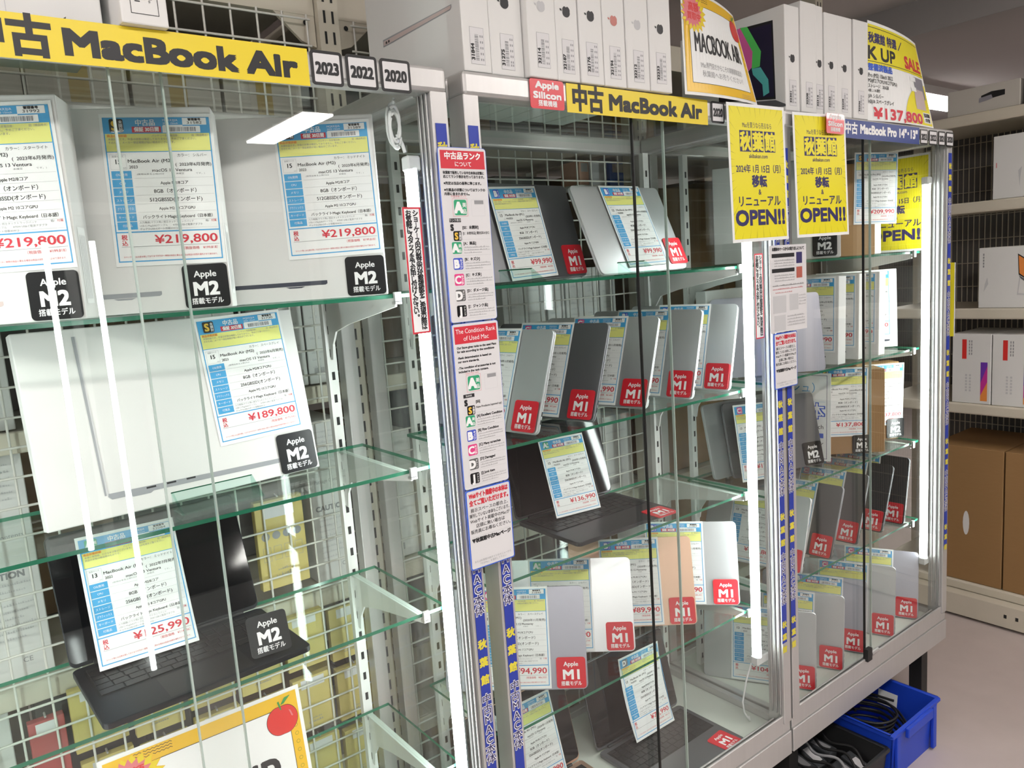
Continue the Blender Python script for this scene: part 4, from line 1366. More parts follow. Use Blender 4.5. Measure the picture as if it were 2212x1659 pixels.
opening_poster(face_mat(1.503, -0.020, 1.5295, 0, 1.0, 0.8), 'left yellow opening poster hanging over the middle showcase right corner')
opening_poster(face_mat(1.745, -0.026, 1.5335, -4, 1.5, 0.5), 'right yellow opening poster hanging beside the red rounded sign', 0.975)
opening_poster(face_mat(2.4745, 0.158, 1.4782, -90, 0, 0), 'yellow opening poster inside the right showcase against its end glass')
o = thing('price_flag', 'yellow sheet sticking out edge-on at the right showcase end', 'poster', T((2.4925, -0.012, 1.212)))
MB().box(0, 0.0010, 0.0022, 0.0205, 0, 0.224, 'poster_yellow').build('sheet', o)
MB().box(-0.0002, 0.0012, 0.0, 0.0022, 0, 0.224, 'paper').build('white_margin', o)


# ------------------------------------------------------------------ apples, bursts, curved posters
def apple_art(b, cx, cz, s, y):
    pts = []
    for i in range(40):
        a = 2 * math.pi * i / 40
        r = 1.0 - 0.10 * math.exp(-((a - math.pi / 2) / 0.35) ** 2) - 0.07 * math.exp(-((a - 1.5 * math.pi) / 0.3) ** 2)
        pts.append((cx + s * 0.5 * r * math.cos(a) * 1.0, cz + s * 0.48 * r * math.sin(a)))
    b.poly([(cx + (p[0] - cx) * 1.03, cz + (p[1] - cz) * 1.03) for p in pts], y, 'ink_black')
    b.poly(pts, y - 0.0002, 'apple_red')
    b.poly([(cx - 0.02 * s, cz + 0.33 * s), (cx + 0.02 * s, cz + 0.33 * s), (cx - 0.03 * s, cz + 0.62 * s), (cx - 0.09 * s, cz + 0.60 * s)], y - 0.0003, 'leaf_green')
    b.poly([(cx + 0.0, cz + 0.48 * s), (cx + 0.12 * s, cz + 0.50 * s), (cx + 0.36 * s, cz + 0.70 * s), (cx + 0.16 * s, cz + 0.68 * s)], y - 0.0004, 'leaf_green')
    b.poly([(cx + 0.24 * s, cz + 0.26 * s), (cx + 0.30 * s, cz + 0.22 * s), (cx + 0.36 * s, cz + 0.02 * s), (cx + 0.31 * s, cz + 0.02 * s)], y - 0.0004, 'burst_pink')


def burst_art(b, cx, cz, r, y, m, m2=None, n=18):
    for k, (q, mm_) in enumerate(((1.06, m2 or m), (1.0, m))):
        p = []
        for i in range(2 * n):
            a = math.pi * i / n + 0.1
            rr = r * q * (1.0 if i % 2 == 0 else 0.76)
            p.append((cx + rr * math.cos(a), cz + rr * math.sin(a) * 0.9))
        b.poly(p, y - 0.0001 * k, mm_)


def poster_art(w, h, word, wword, hword, sub, xw=0.0):
    """gold-bordered sale poster: returns list of (part name, MB)"""
    out = []
    s = MB()
    s.rect(-w / 2, w / 2, 0, h, 0.0008, 'paper')
    out.append(('sheet', s))
    b = MB()
    i = 0.006
    b.rect(-w / 2 + i, w / 2 - i, i, h - i, -0.0003, 'poster_gold')
    b.rect(-w / 2 + 0.023, w / 2 - 0.023, 0.024, h - 0.027, -0.0004, 'ink_black')
    b.rect(-w / 2 + 0.0240, w / 2 - 0.0240, 0.025, h - 0.028, -0.0005, 'paper')
    for k in range(6):
        b.disc(w / 2 - 0.0145, h - 0.062 - 0.0135 * k, 0.0032, -0.0005, 'poster_ray', 12)
        b.disc(w / 2 - 0.0145, h - 0.062 - 0.0135 * k, 0.0024, -0.0006, 'poster_gold', 12)
    for k in range(3):
        zz = h - 0.010 - 0.0042 * k
        x = -w / 2 + 0.045
        for q in range(9):
            b.poly([(x, zz), (x + 0.003, zz + 0.0016), (x + 0.006, zz), (x + 0.006, zz - 0.0009), (x + 0.003, zz + 0.0007), (x, zz - 0.0009)], -0.0005, 'ink_black')
            x += 0.006
        b.scribble(w / 2 - 0.070, w / 2 - 0.03, 0.006 + 0.0042 * k, 0.002, -0.0005, 'ink_grey', 70 + k)
    out.append(('gold_border', b))
    b = MB()
    burst_art(b, -w / 2 + 0.041, h - 0.045, 0.042, -0.0007, 'sign_yellow', 'poster_gold')
    burst_art(b, -w / 2 + 0.036, h - 0.043, 0.033, -0.0009, 'burst_pink', 'burst_pink')
    b.text('高額', -w / 2 + 0.040, h - 0.041, 0.013, -0.0011, 'apple_red', bold=0.04)
    b.text('買取中', -w / 2 + 0.040, h - 0.058, 0.011, -0.0011, 'apple_red', bold=0.04)
    out.append(('starburst', b))
    b = MB()
    apple_art(b, w / 2 - 0.034, h - 0.046, 0.050, -0.0007)
    out.append(('apple_picture', b))
    b = MB()
    b.text(word, xw, 0.086, hword, -0.0008, 'ink_black', w=wword, bold=0.03)
    for k, q in enumerate(sub):
        b.text(q, 0.0, 0.056 - 0.017 * k, 0.0095, -0.0008, 'ink_grey', maxw=w * 0.62)
    out.append(('lettering', b))
    return out


def subdivide_curve(parts, fn, t, cells=24):
    """bend printed layers over a curved sheet (each layer cut finely enough to follow it)"""
    for nme, b in parts:
        me = b.mesh(nme)
        bm = bmesh.new()
        bm.from_mesh(me)
        xs = [v.co.x for v in bm.verts]
        lo, hi = min(xs), max(xs)
        for k in range(1, cells):
            x = lo + (hi - lo) * k / cells
            bmesh.ops.bisect_plane(bm, geom=bm.verts[:] + bm.edges[:] + bm.faces[:], plane_co=(x, 0, 0), plane_no=(1, 0, 0), dist=1e-7)
        for v in bm.verts:
            v.co = fn(*v.co)
        if nme == 'sheet':
            bmesh.ops.solidify(bm, geom=bm.faces[:], thickness=-0.0005)
        bm.to_mesh(me)
        bm.free()
        link(nme, me, t)


def cyl(Rad, cx=0.0):
    """wrap x round a vertical cylinder bulging towards the viewer"""
    def fn(x, y, z):
        a = (x - cx) / Rad
        r = Rad - y
        return Vector((cx + r * math.sin(a), Rad - r * math.cos(a), z))
    return fn


def leaning(fn, w, h, k):
    def g(x, y, z):
        v = fn(x, y, z)
        v.y += k * (x / w + 0.5) * (z / h)
        return v
    return g


t = thing('sale_poster', 'curved gold-bordered poster on top of the middle showcase boxes, red apple picture', 'poster', face_mat(1.394, -0.022, 1.8245, 0, 1), 'gold-bordered sale posters')
subdivide_curve(poster_art(0.262, 0.205, 'MACBOOK AIR', 0.188, 0.038, ('\\Mac専門店だからこその高額買取査定/', '秋葉館へお売りください！')), leaning(cyl(0.75, -0.04), 0.262, 0.205, 0.055), t)
t = thing('sale_poster', 'gold-bordered poster on the lowest left showcase shelf, big red apple', 'poster', face_mat(0.257, 0.085, A4, 0, 9), 'gold-bordered sale posters')
subdivide_curve(poster_art(0.297, 0.243, 'PICK UP', 0.22, 0.060, ('秋葉館特選',), -0.012), lambda x, y, z: Vector((x, y, z)), t, 1)

# pick up sale poster on the right showcase
t = thing('sale_poster', 'curved yellow and white pick-up sale poster with red price above blue sign', 'poster', face_mat(2.195, -0.006, 1.8235, 0, 0), 'gold-bordered sale posters')
W_, H_ = 0.372, 0.246
parts = []
s = MB().rect(-W_ / 2, W_ / 2, 0, H_, 0.0008, 'paper')
parts.append(('sheet', s))
b = MB()
b.rect(-W_ / 2, W_ / 2 - 0.008, 0.142, H_ - 0.008, -0.0003, 'poster_yellow')
b.rect(-W_ / 2, W_ / 2 - 0.012, H_ - 0.0155, H_ - 0.0140, -0.0005, 'ink_black')
b.rect(-W_ / 2, W_ / 2 - 0.008, 0.147, 0.1485, -0.0005, 'ink_black')
p = [(W_ / 2 - 0.008, 0.004), (W_ / 2 - 0.008, 0.120)]
for k in range(13):
    a = R(90 + 90 * k / 12)
    p.append((W_ / 2 - 0.020 + 0.165 * math.cos(a), 0.004 + 0.116 * math.sin(a)))
b.poly(p, -0.0003, 'poster_yellow')
b.rect(W_ / 2 - 0.068, W_ / 2 - 0.014, 0.010, 0.040, -0.0005, 'paper')
parts.append(('yellow_print', b))
b = MB()
b.text('秋葉館 特選 ／', -W_ / 2 + 0.003, 0.196, 0.019, -0.0006, 'ink_navy', w=0.205, align='l', bold=0.05)
b.text('K UP', -W_ / 2 + 0.003, 0.154, 0.031, -0.0006, 'ink_black', w=0.150, align='l', bold=0.05)
b.text('SALE', W_ / 2 - 0.022, 0.154, 0.031, -0.0006, 'ink_red', w=0.130, align='r', bold=0.06)
b.text('整備済製品', -W_ / 2 + 0.003, 0.127, 0.013, -0.0006, 'ink_blue', w=0.125, align='l', bold=0.05)
for k, q in enumerate(('Pro (M2) 13inch 2022', 'M2(8コアCPU/10コアGPU)', '　ストレージ：256GB', '※新しい8 週間', 'J/A シルバー', 'H3J/A スペースグレイ')):
    b.text(q, -W_ / 2 + 0.003, (0.1085, 0.0955, 0.083, 0.0725, 0.0575, 0.0435)[k], (0.010, 0.009, 0.008, 0.006, 0.009, 0.009)[k], -0.0006, 'ink_black', align='l', maxw=0.195, bold=0.02)
b.text('¥137,800', W_ / 2 - 0.082, 0.0065, 0.026, -0.0006, 'paper', w=0.266, align='r', bold=0.09)
b.text('¥137,800', W_ / 2 - 0.082, 0.0065, 0.026, -0.0009, 'ink_red', w=0.264, align='r', bold=0.06)
b.text('当店保証', W_ / 2 - 0.041, 0.0275, 0.0085, -0.0008, 'ink_black', w=0.046, bold=0.05)
b.text('1年間', W_ / 2 - 0.041, 0.0135, 0.0085, -0.0008, 'ink_black', w=0.034, bold=0.05)
parts.append(('lettering', b))
b = MB()
b.rect(W_ / 2 - 0.098, W_ / 2 - 0.022, 0.078, 0.136, -0.0005, 'lap_lilac')
b.rect(W_ / 2 - 0.108, W_ / 2 - 0.036, 0.046, 0.101, -0.0007, 'print_lap_pink')
b.rect(W_ / 2 - 0.128, W_ / 2 - 0.086, 0.122, 0.134, -0.0009, 'paper')
b.rect(W_ / 2 - 0.128, W_ / 2 - 0.092, 0.094, 0.106, -0.0009, 'paper')
parts.append(('laptop_picture', b))
subdivide_curve(parts, leaning(cyl(1.6, 0.0), W_, H_, 0.054), t)


# ------------------------------------------------------------------ white laptop cartons on top of the showcases
def apple_mark(b, cx, cz, s, y, m):
    pts = []
    for i in range(28):
        a = 2 * math.pi * i / 28
        r = 1.0 - 0.13 * math.exp(-((a - math.pi / 2) / 0.3) ** 2) - 0.09 * math.exp(-((a - 1.5 * math.pi) / 0.25) ** 2)
        if a < 0.42 or a > 2 * math.pi - 0.42:
            r -= 0.26 * (1 - min(a, 2 * math.pi - a) / 0.42)
        pts.append((cx + s * 0.45 * r * math.cos(a), cz + s * 0.45 * r * math.sin(a)))
    b.poly(pts, y, m)
    b.poly([(cx + 0.0 * s, cz + 0.46 * s), (cx + 0.17 * s, cz + 0.50 * s), (cx + 0.19 * s, cz + 0.72 * s), (cx + 0.03 * s, cz + 0.66 * s)], y, m)


def spine_box(x0, x1, y0, z0, h, d, num, mark, label, dz=0.165, turn=0.0, face=None, lab_z=0.045, group='upright white laptop boxes on the showcase tops'):
    w = x1 - x0
    t = thing('laptop_box', label, 'box', face_mat((x0 + x1) / 2, y0, z0, turn), group)
    MB().box(-w / 2, w / 2, 0, d, 0, h, 'box_white').build('carton', t, 0.002, 2)
    if mark:
        b = MB()
        n0 = len(b.v)
        apple_mark(b, 0, dz, 0.021, -0.0004, mark)
        b.turned(n0, 0, dz, R(90))
        b.build('fruit_emblem', t)
    if num:
        b = MB().rect(-0.0135, 0.0145, lab_z, lab_z + 0.0570, -0.0003, 'ink_grey')
        b.rect(-0.0130, 0.0140, lab_z + 0.0005, lab_z + 0.0565, -0.0004, 'paper_grey')
        n0 = len(b.v)
        b.text(num, lab_z + 0.016, -0.0, 0.0062, -0.0006, 'ink_black', w=0.025, bold=0.07)
        for i in range(n0, len(b.v)):
            x, y, z = b.v[i]
            b.v[i] = (-0.006 - z, y, lab_z + 0.003 + (x - lab_z) * 1.0)
        b.barcode_v(-0.004, 0.003, lab_z + 0.006, lab_z + 0.046, -0.0006, 'ink_grey', int(num))
        for k in range(2):
            z = lab_z + 0.006
            while z < lab_z + 0.051:
                b.rect(0.006 + 0.004 * k, 0.0082 + 0.004 * k, z, z + 0.0035, -0.0006, 'ink_grey')
                z += 0.005 + 0.002 * ((int(z * 9999)) % 3)
        b.build('stock_label', t)
    if face:
        b = MB()
        face(b)
        q = [(-w / 2 + p[1], p[0], p[2]) for p in b.v]      # drawn on x = depth; shown on the left side face
        b.v = q
        b.build('printed_picture', t)
    return t


TOPZ = 1.8235


def slim_side(b):
    y = -0.0005
    b.poly([(0.252, 0.1005), (0.028, 0.1000), (0.024, 0.1030), (0.024, 0.1075), (0.252, 0.1130)], y, 'print_lap')
    b.poly([(0.250, 0.1022), (0.029, 0.1012), (0.026, 0.1035), (0.026, 0.1062), (0.250, 0.1100)], y - 0.0002, 'print_lap_pink')
    for k in (0.242, 0.233):
        b.rect(k - 0.0055, k, 0.1035, 0.1075, y - 0.0004, 'ink_black')


EDG = (0.746, 0.802, 0.872, 0.936, 0.990, 1.048, 1.106, 1.168, 1.2305)
NUM = ('31844', '31275', '32114', '32187', '32176', '32194', '32212', '32233')
MK = (None, 'ink_black', 'ink_pale', 'ink_black', 'ink_black', 'print_rose', 'ink_pale', 'ink_black')
OFFY = (0.0, 0.002, -0.012, -0.010, -0.012, -0.012, -0.014, -0.015)
for k in range(8):
    spine_box(EDG[k] + 0.0008, EDG[k + 1] - 0.0008, OFFY[k] + 0.002, TOPZ, 0.250 - 0.003 * (k % 3), 0.31 if k == 0 else 0.315 + 0.01 * (k % 3), NUM[k], MK[k],
              'white upright laptop box with stock label %s on the middle showcase top' % NUM[k], dz=0.116,
              face=slim_side if k == 0 else None, lab_z=(0.012, 0.010, 0.0165, 0.013, 0.014, 0.014, 0.013, 0.0155)[k])


def bright_laptop(b):
    y = -0.0005
    P0, P1 = 0.185, 0.030
    b.poly([(P0, 0.055), (P0, 0.215), (P1, 0.205), (P1 - 0.004, 0.030)], y, 'key_black')
    b.poly([(P0 - 0.005, 0.060), (P0 - 0.005, 0.209), (P1 + 0.004, 0.199), (P1, 0.036)], y - 0.0002, 'mac_rainbow_purple')
    b.poly([(0.150, 0.205), (0.118, 0.212), (0.085, 0.150), (0.088, 0.115), (0.110, 0.100), (0.140, 0.140)], y - 0.0004, 'mac_rainbow_pink')
    b.poly([(0.118, 0.212), (0.098, 0.209), (0.062, 0.145), (0.066, 0.112), (0.088, 0.112), (0.085, 0.150)], y - 0.0006, 'mac_rainbow_green')
    b.poly([(0.088, 0.112), (0.064, 0.110), (0.044, 0.078), (0.042, 0.048), (0.058, 0.043), (0.060, 0.070), (0.085, 0.098)], y - 0.0008, 'mac_rainbow_teal')
    b.poly([(P0 + 0.002, 0.050), (P1 - 0.004, 0.028), (P1 - 0.03, 0.014), (P1 - 0.03, 0.009), (P0 - 0.02, 0.024), (P0 + 0.004, 0.036)], y - 0.0003, 'lap_grey')


CE = ((1.641, 1.700, 0.232), (1.701, 1.766, 0.247), (1.767, 1.800, 0.247), (1.801, 1.860, 0.236), (1.862, 1.932, 0.238), (1.934, 2.006, 0.238))
for k, (a, b_, hh) in enumerate(CE):
    spine_box(a + 0.0008, b_ - 0.0008, 0.004 - 0.003 * (k % 2), TOPZ - 0.0002, hh, 0.30, str(32301 + 7 * k), 'ink_black' if k != 1 else None,
              'white upright laptop box, %s from left on the right showcase top' % ORD[k], dz=0.117, face=bright_laptop if k == 0 else None, lab_z=0.012)

# cartons lying on the left showcase
for x0, x1, y0, z0, hh, d, nm, m in ((-0.12, 0.112, 0.03, TOPZ, 0.17, 0.2, 'white box at the far left on top of left showcase', 'box_white'),
                                     (0.115, 0.230, 0.03, TOPZ, 0.19, 0.2, 'plain white box second on top of the left showcase', 'box_white')):
    t = thing('laptop_box', nm, 'box', face_mat((x0 + x1) / 2, y0, z0), 'boxes lying on the left showcase top')
    w = x1 - x0
    MB().box(-w / 2, w / 2, 0, d, 0, hh, m).build('carton', t, 0.002, 2)
    b = MB()
    if x0 < 0:
        b.rect(-w / 2 + 0.11, w / 2 - 0.065, 0.008, 0.03, -0.0004, 'ink_grey')
    else:
        b.poly([(w / 2 - 0.052, 0.005), (w / 2 - 0.040, 0.014), (w / 2 - 0.041, 0.005)], -0.0004, 'ink_black')
        b.rect(-w / 2 + 0.014, -w / 2 + 0.0148, 0.0, hh - 0.01, -0.0004, 'ink_pale')
    b.build('print', t)
t = thing('laptop_box', 'greyish box with upside-down framed label hanging over the left showcase rail', 'box', face_mat(0.268, -0.016, 1.8250, 2, 0), 'boxes lying on the left showcase top')
MB().box(-0.027, 0.027, 0, 0.19, 0, 0.16, 'box_side').build('carton', t, 0.002, 2)
b = MB().frame(-0.0155, 0.0165, 0.012, 0.10, 0.0008, -0.0003, 'ink_black')
n0 = len(b.v)
b.text('MLY33J/A', 0.056, -0.002, 0.0045, -0.0004, 'ink_black', w=0.034)
b.text('*MLY33J/A*', 0.056, -0.010, 0.0045, -0.0004, 'ink_black', w=0.040)
b.barcode(0.036, 0.076, 0.004, 0.010, -0.0004, 'ink_black', 5)
for i in range(n0, len(b.v)):
    x, y, z = b.v[i]
    b.v[i] = (-z, y, x - 0.01)
b.build('framed_label', t)

# ------------------------------------------------------------------ goods on the rear rack (seen from behind, through the grid)
def goods_box(x0, x1, y0, y1, z, h, m, label, group, kind='printed', seed=0, name='product_box', cat='box', ang=0):
    t = thing(name, label, cat, face_mat((x0 + x1) / 2, y0, z, ang), group)
    w = x1 - x0
    MB().box(-w / 2, w / 2, 0, y1 - y0, 0, h, m).build('carton', t, 0.0015, 1)
    b = MB()
    rnd = random.Random(seed)
    if kind == 'printed':
        n = int(h / 0.016)
        for i in range(n):
            if rnd.random() < 0.55:
                zz = h - 0.02 - 0.015 * i
                if zz > 0.02:
                    b.scribble(-w / 2 + 0.01, -w / 2 + 0.01 + (w - 0.02) * rnd.uniform(0.4, 1.0), zz, 0.0055, -0.0004, 'ink_pale', seed * 31 + i)
        b.barcode(-w / 2 + 0.012, -w / 2 + 0.012 + min(0.05, w * 0.6), 0.018, 0.034, -0.0004, 'ink_grey', seed)
    elif kind == 'caution':
        b.text('CAUTION', 0.0, h * 0.45, 0.011, -0.0004, 'ink_grey', bold=0.06)
        b.text('Package Contents', w * 0.02, h * 0.62, 0.008, -0.0004, 'ink_grey', maxw=w * 0.8)
        for i in range(9):
            b.scribble(-w / 2 + 0.012, w / 2 - 0.012 - 0.01 * (i % 3), h * 0.42 - 0.012 * i, 0.005, -0.0004, 'ink_pale', seed + i)
        for i in range(6):
            b.scribble(-w / 2 + 0.012, w / 2 - 0.02, h * 0.93 - 0.012 * i, 0.005, -0.0004, 'ink_pale', seed + 20 + i)
        b.text('CE', 0.02, 0.03, 0.009, -0.0004, 'ink_grey')
    elif kind == 'tape':
        b.rect(-0.016, 0.016, 0.0, h, -0.0004, 'tape_brown')
    elif kind == 'panel':
        b.rect(-w * 0.36, w * 0.36, h * 0.55, h * 0.9, -0.0004, 'ink_pale')
    if b.v:
        b.build('print', t)
    return t


G1 = 'printed white boxes on the rear rack'
G2 = 'taped beige cartons on the rear rack'
G3 = 'dark boxes added as background deep in the rear rack'
for i, x in enumerate((-0.13, 0.035, 0.20, 0.365, 0.53)):
    goods_box(x, x + 0.158, 0.505, 0.75, 1.838, 0.135 + 0.01 * (i % 2), 'beige_box', 'beige carton closed with brown tape on rear rack top shelf', G2, 'tape', i)
for i, (x, w, h) in enumerate(((-0.135, 0.105, 0.37), (-0.025, 0.13, 0.36), (0.41, 0.085, 0.30), (0.585, 0.05, 0.27), (0.638, 0.055, 0.31))):
    goods_box(x, x + w, 0.50, 0.70, 1.293, h, 'box_white', 'white printed box behind the grid on the left rear rack', G1, 'printed', 10 + i)
for i, (x, w, h) in enumerate(((-0.135, 0.12, 0.40), (-0.010, 0.115, 0.41), (0.612, 0.085, 0.36))):
    goods_box(x, x + w, 0.50, 0.70, 0.853, h, 'box_white', 'white box with fine print behind the grid, left rear rack', 'finely printed white boxes', 'caution', 20 + i)
for i, (x, w) in enumerate(((-0.135, 0.16),)):
    goods_box(x, x + w, 0.50, 0.70, 0.463, 0.36, 'box_white', 'white box low on the left rear rack behind the grid', 'low white boxes on rear rack', 'caution', 26 + i)
for i in range(3):  # invented row of dark boxes: gives a dark background between the goods
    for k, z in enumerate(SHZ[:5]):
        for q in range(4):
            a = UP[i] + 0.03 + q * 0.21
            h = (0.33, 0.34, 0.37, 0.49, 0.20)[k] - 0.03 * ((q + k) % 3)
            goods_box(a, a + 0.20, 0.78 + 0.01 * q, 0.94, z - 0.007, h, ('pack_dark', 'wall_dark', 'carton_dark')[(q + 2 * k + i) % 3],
                      'dark carton added as dark background of the rear rack', G3, 'none', 0)
for i, (x, w, h) in enumerate(((1.17, 0.068, 0.195), (1.242, 0.07, 0.19), (1.318, 0.06, 0.20), (1.384, 0.062, 0.19), (1.452, 0.055, 0.205), (1.512, 0.06, 0.20))):
    goods_box(x, x + w, 0.51, 0.68, 1.293, h, 'box_white', 'slim white printed box behind the middle showcase grid', 'slim white boxes on rear rack', 'printed', 40 + i)
for i, (x, w, h) in enumerate(((0.77, 0.10, 0.30), (0.875, 0.12, 0.25), (1.38, 0.11, 0.28), (1.495, 0.115, 0.22))):
    goods_box(x, x + w, 0.51, 0.70, 0.853, h, 'box_white', 'white panelled box behind the middle showcase grid', 'panelled white boxes on rear rack', 'printed', 50 + i)
for i, (x, w, h, m, lab) in enumerate(((1.525, 0.036, 0.068, 'pack_peach', 'small peach and white box high behind the middle showcase'), (1.566, 0.066, 0.066, 'paper_grey', 'small grey box beside a peach one high behind the middle showcase'),
                                       (1.645, 0.068, 0.069, 'pack_blue', 'small blue box high behind the middle showcase glass'))):
    goods_box(x, x + w, 0.58, 0.66, 1.728, h, m, lab, None, 'panel', 60 + i)
t = thing('wire_tray', 'narrow wire tray holding small boxes high behind the middle showcase', 'tray', T((1.60, 0.62, 1.715)))
b = MB()
for yy in (0.0, 0.10):
    b.tube([(-0.10, -0.05 + yy, 0.006), (0.13, -0.05 + yy, 0.006)], 0.003, 'wire_white', 6)
b.box(-0.10, 0.13, -0.05, 0.05, 0.0085, 0.0125, 'wire_white')
for xx in (-0.09, 0.12):
    b.tube([(xx, -0.05, 0.006), (xx, 0.14, 0.006)], 0.003, 'wire_white', 6)
b.build('tray', t)


def hang_pack(x, z, w, h, y, m, label, group, art=0):
    """card pack hanging from a hook on the grid"""
    t = thing('hanging_pack', label, 'pack', face_mat(x, y, z), group)
    MB().box(-w / 2, w / 2, 0, 0.018, 0, h, m).build('pack', t, 0.001, 1)
    b = MB()
    b.rect(-w * 0.3, w * 0.3, h * 0.80, h * 0.97, -0.0004, 'paper_grey')
    if art:
        for k in range(4):
            xx = -w * 0.33 + w * 0.22 * k
            b.disc(xx, h * 0.60, w * 0.085, -0.0004, 'ink_grey', 20)
            b.frame(xx - w * 0.08, xx + w * 0.08, h * 0.32, h * 0.48, 0.0006, -0.0004, 'ink_grey')
        b.text('UVXT'[0], -w * 0.33, h * 0.575, h * 0.05, -0.0006, m)
    b.text('MADE IN CHINA' if False else '', 0, 0.02, 0.004, -0.0004, 'ink_grey') if False else None
    b.scribble(-w * 0.2, w * 0.2, h * 0.13, h * 0.045, -0.0004, 'ink_grey', int(x * 1000))
    b.scribble(-w * 0.15, w * 0.15, h * 0.20, h * 0.03, -0.0004, 'ink_grey', int(z * 1000))
    b.build('print', t)
    k = MB().tube([(0, 0.002, h + 0.004), (0, 0.016, h + 0.006)], 0.0018, 'aluminium', 6)
    k.build('hook', t)
    return t


hang_pack(0.522, 0.895, 0.100, 0.185, 0.4512, 'pack_yellow', 'yellow card pack with round symbols hanging behind the open black laptop', None, 1)
GP = 'yellow card packs hanging on the grid'
rp = random.Random(4)
for r_, z in enumerate((0.705, 0.565, 0.42)):
    for i in range(6):
        hang_pack(0.155 + 0.098 * i + 0.004 * r_, z - 0.012 * (i % 2), 0.086, 0.118, 0.4512, 'pack_yellow', 'yellow card pack hanging on the grid below the left showcase shelves', GP)
for i in range(4):
    hang_pack(0.63 - 0.03 * (i % 2), (0.70, 0.59, 0.48, 0.31)[i], 0.06, 0.1, 0.545, 'pack_yellow' if i % 2 else 'paper_grey', 'small pack hanging behind others at the grid edge', 'small packs at the grid edge')
hang_pack(0.075, 0.66, 0.055, 0.13, 0.4512, 'pack_red', 'red and clear pack hanging low at the left grid', None)

# cartons behind the right showcase
GC = 'brown cartons behind the right showcase'
for i, (x, w) in enumerate(((1.69, 0.36), (2.06, 0.44))):
    for k, (z, h) in enumerate(((0.093, 0.33), (0.463, 0.345), (0.853, 0.39), (1.293, 0.45))):
        goods_box(x, x + w - 0.012, 0.505, 0.76, z, h - 0.03 * ((i + k) % 2), 'carton' if (i + k) % 3 else 'carton_dark', 'big brown carton behind the right showcase', GC, 'none', 0, name='carton')

# ------------------------------------------------------------------ right-hand rack with its goods
RX = 3.19
rr = thing('store_rack', 'cream store rack at right facing the showcases, holding white boxes', 'rack', T((3.40, 0.0, 0)))
Y0, Y1 = -0.85, 0.62
for yy in (Y0, Y1):
    for xx in (RX + 0.02, RX + 0.45):
        wbuild(MB().box(xx - 0.02, xx + 0.02, yy - 0.02, yy + 0.02, 0.0, 1.98, 'cream_steel'), 'upright', rr)
RS = (0.135, 0.868, 1.240, 1.640, 1.962)
for z in RS:
    t_ = 0.035 if z > 0.2 else 0.03
    mb = MB().box(RX + 0.02, RX + 0.46, Y0 + 0.02, Y1 - 0.02, z - t_, z - 0.006, 'cream_steel')
    mb.box(RX - 0.002, RX + 0.02, Y0 + 0.02, Y1 - 0.02, z - t_ - 0.006, z, 'cream_steel')
    wbuild(mb, 'shelf', rr, 0.006, 2)
mb = MB().box(RX - 0.05, RX + 0.44, Y0 + 0.02, Y1 - 0.02, 0.012, 0.098, 'cream_steel')
for yy in (0.06, 0.02):
    mb.box(RX - 0.0512, RX - 0.0495, yy - 0.006, yy + 0.006, 0.05, 0.066, 'slot_dark')
wbuild(mb, 'plinth', rr, 0.004, 1)
mb = MB()
yy = Y0 + 0.05
while yy < Y1 - 0.03:
    mb.tube([(RX + 0.435, yy, 0.14), (RX + 0.435, yy, 1.95)], 0.0022, 'cream_steel', 6)
    yy += 0.022
zz = 0.2
while zz < 1.95:
    mb.tube([(RX + 0.4395, Y0 + 0.03, zz), (RX + 0.4395, Y1 - 0.03, zz)], 0.0022, 'cream_steel', 6)
    zz += 0.10
wbuild(mb, 'wire_back', rr)
wbuild(MB().box(RX + 0.446, RX + 0.456, Y0 + 0.02, Y1 - 0.02, 0.14, 1.95, 'wall_dark'), 'back_panel', rr)


def rack_box(y0, y1, z, h, d, m, label, art, x=RX + 0.012, group='white boxes on the right rack', name='product_box', yaw=-90):
    w = abs(y1 - y0)
    t = thing(name, label, 'box', face_mat(x, (y0 + y1) / 2, z, yaw), group)
    MB().box(-w / 2, w / 2, 0, d, 0, h, m).build('carton', t, 0.0015, 1)
    if art:
        b = MB()
        art(b, w, h)
        b.build('print', t)
    return t


def art_hub(b, w, h):
    y = -0.0004
    b.rect(-w / 2 + 0.036, -w / 2 + 0.052, h * 0.64, h * 0.92, y, 'apple_red')
    n0 = len(b.v)
    b.rect(w / 2 - 0.036, w / 2 - 0.012, 0.012, h * 0.60, y, 'gradient_magenta')
    b.poly([(w / 2 - 0.036, h * 0.60), (w / 2 - 0.036, h * 0.30), (w / 2 - 0.012, h * 0.55), (w / 2 - 0.012, h * 0.60)], y - 0.0002, 'gradient_purple')
    b.poly([(w / 2 - 0.036, 0.012), (w / 2 - 0.012, 0.012), (w / 2 - 0.012, h * 0.32), (w / 2 - 0.036, h * 0.12)], y - 0.0002, 'gradient_orange')
    for k in range(2):
        for q in range(5):
            b.rect(-w / 2 + 0.060 + 0.008 * k, -w / 2 + 0.064 + 0.008 * k, h * 0.92 - 0.012 * (q + 1), h * 0.92 - 0.012 * (q + 1) + 0.009, y, 'ink_grey')
        for q in range(6):
            b.rect(-w / 2 + 0.048 + 0.014 * k, -w / 2 + 0.055 + 0.014 * k, h * 0.17 + 0.012 * q, h * 0.17 + 0.012 * q + 0.008, y, 'ink_pale')


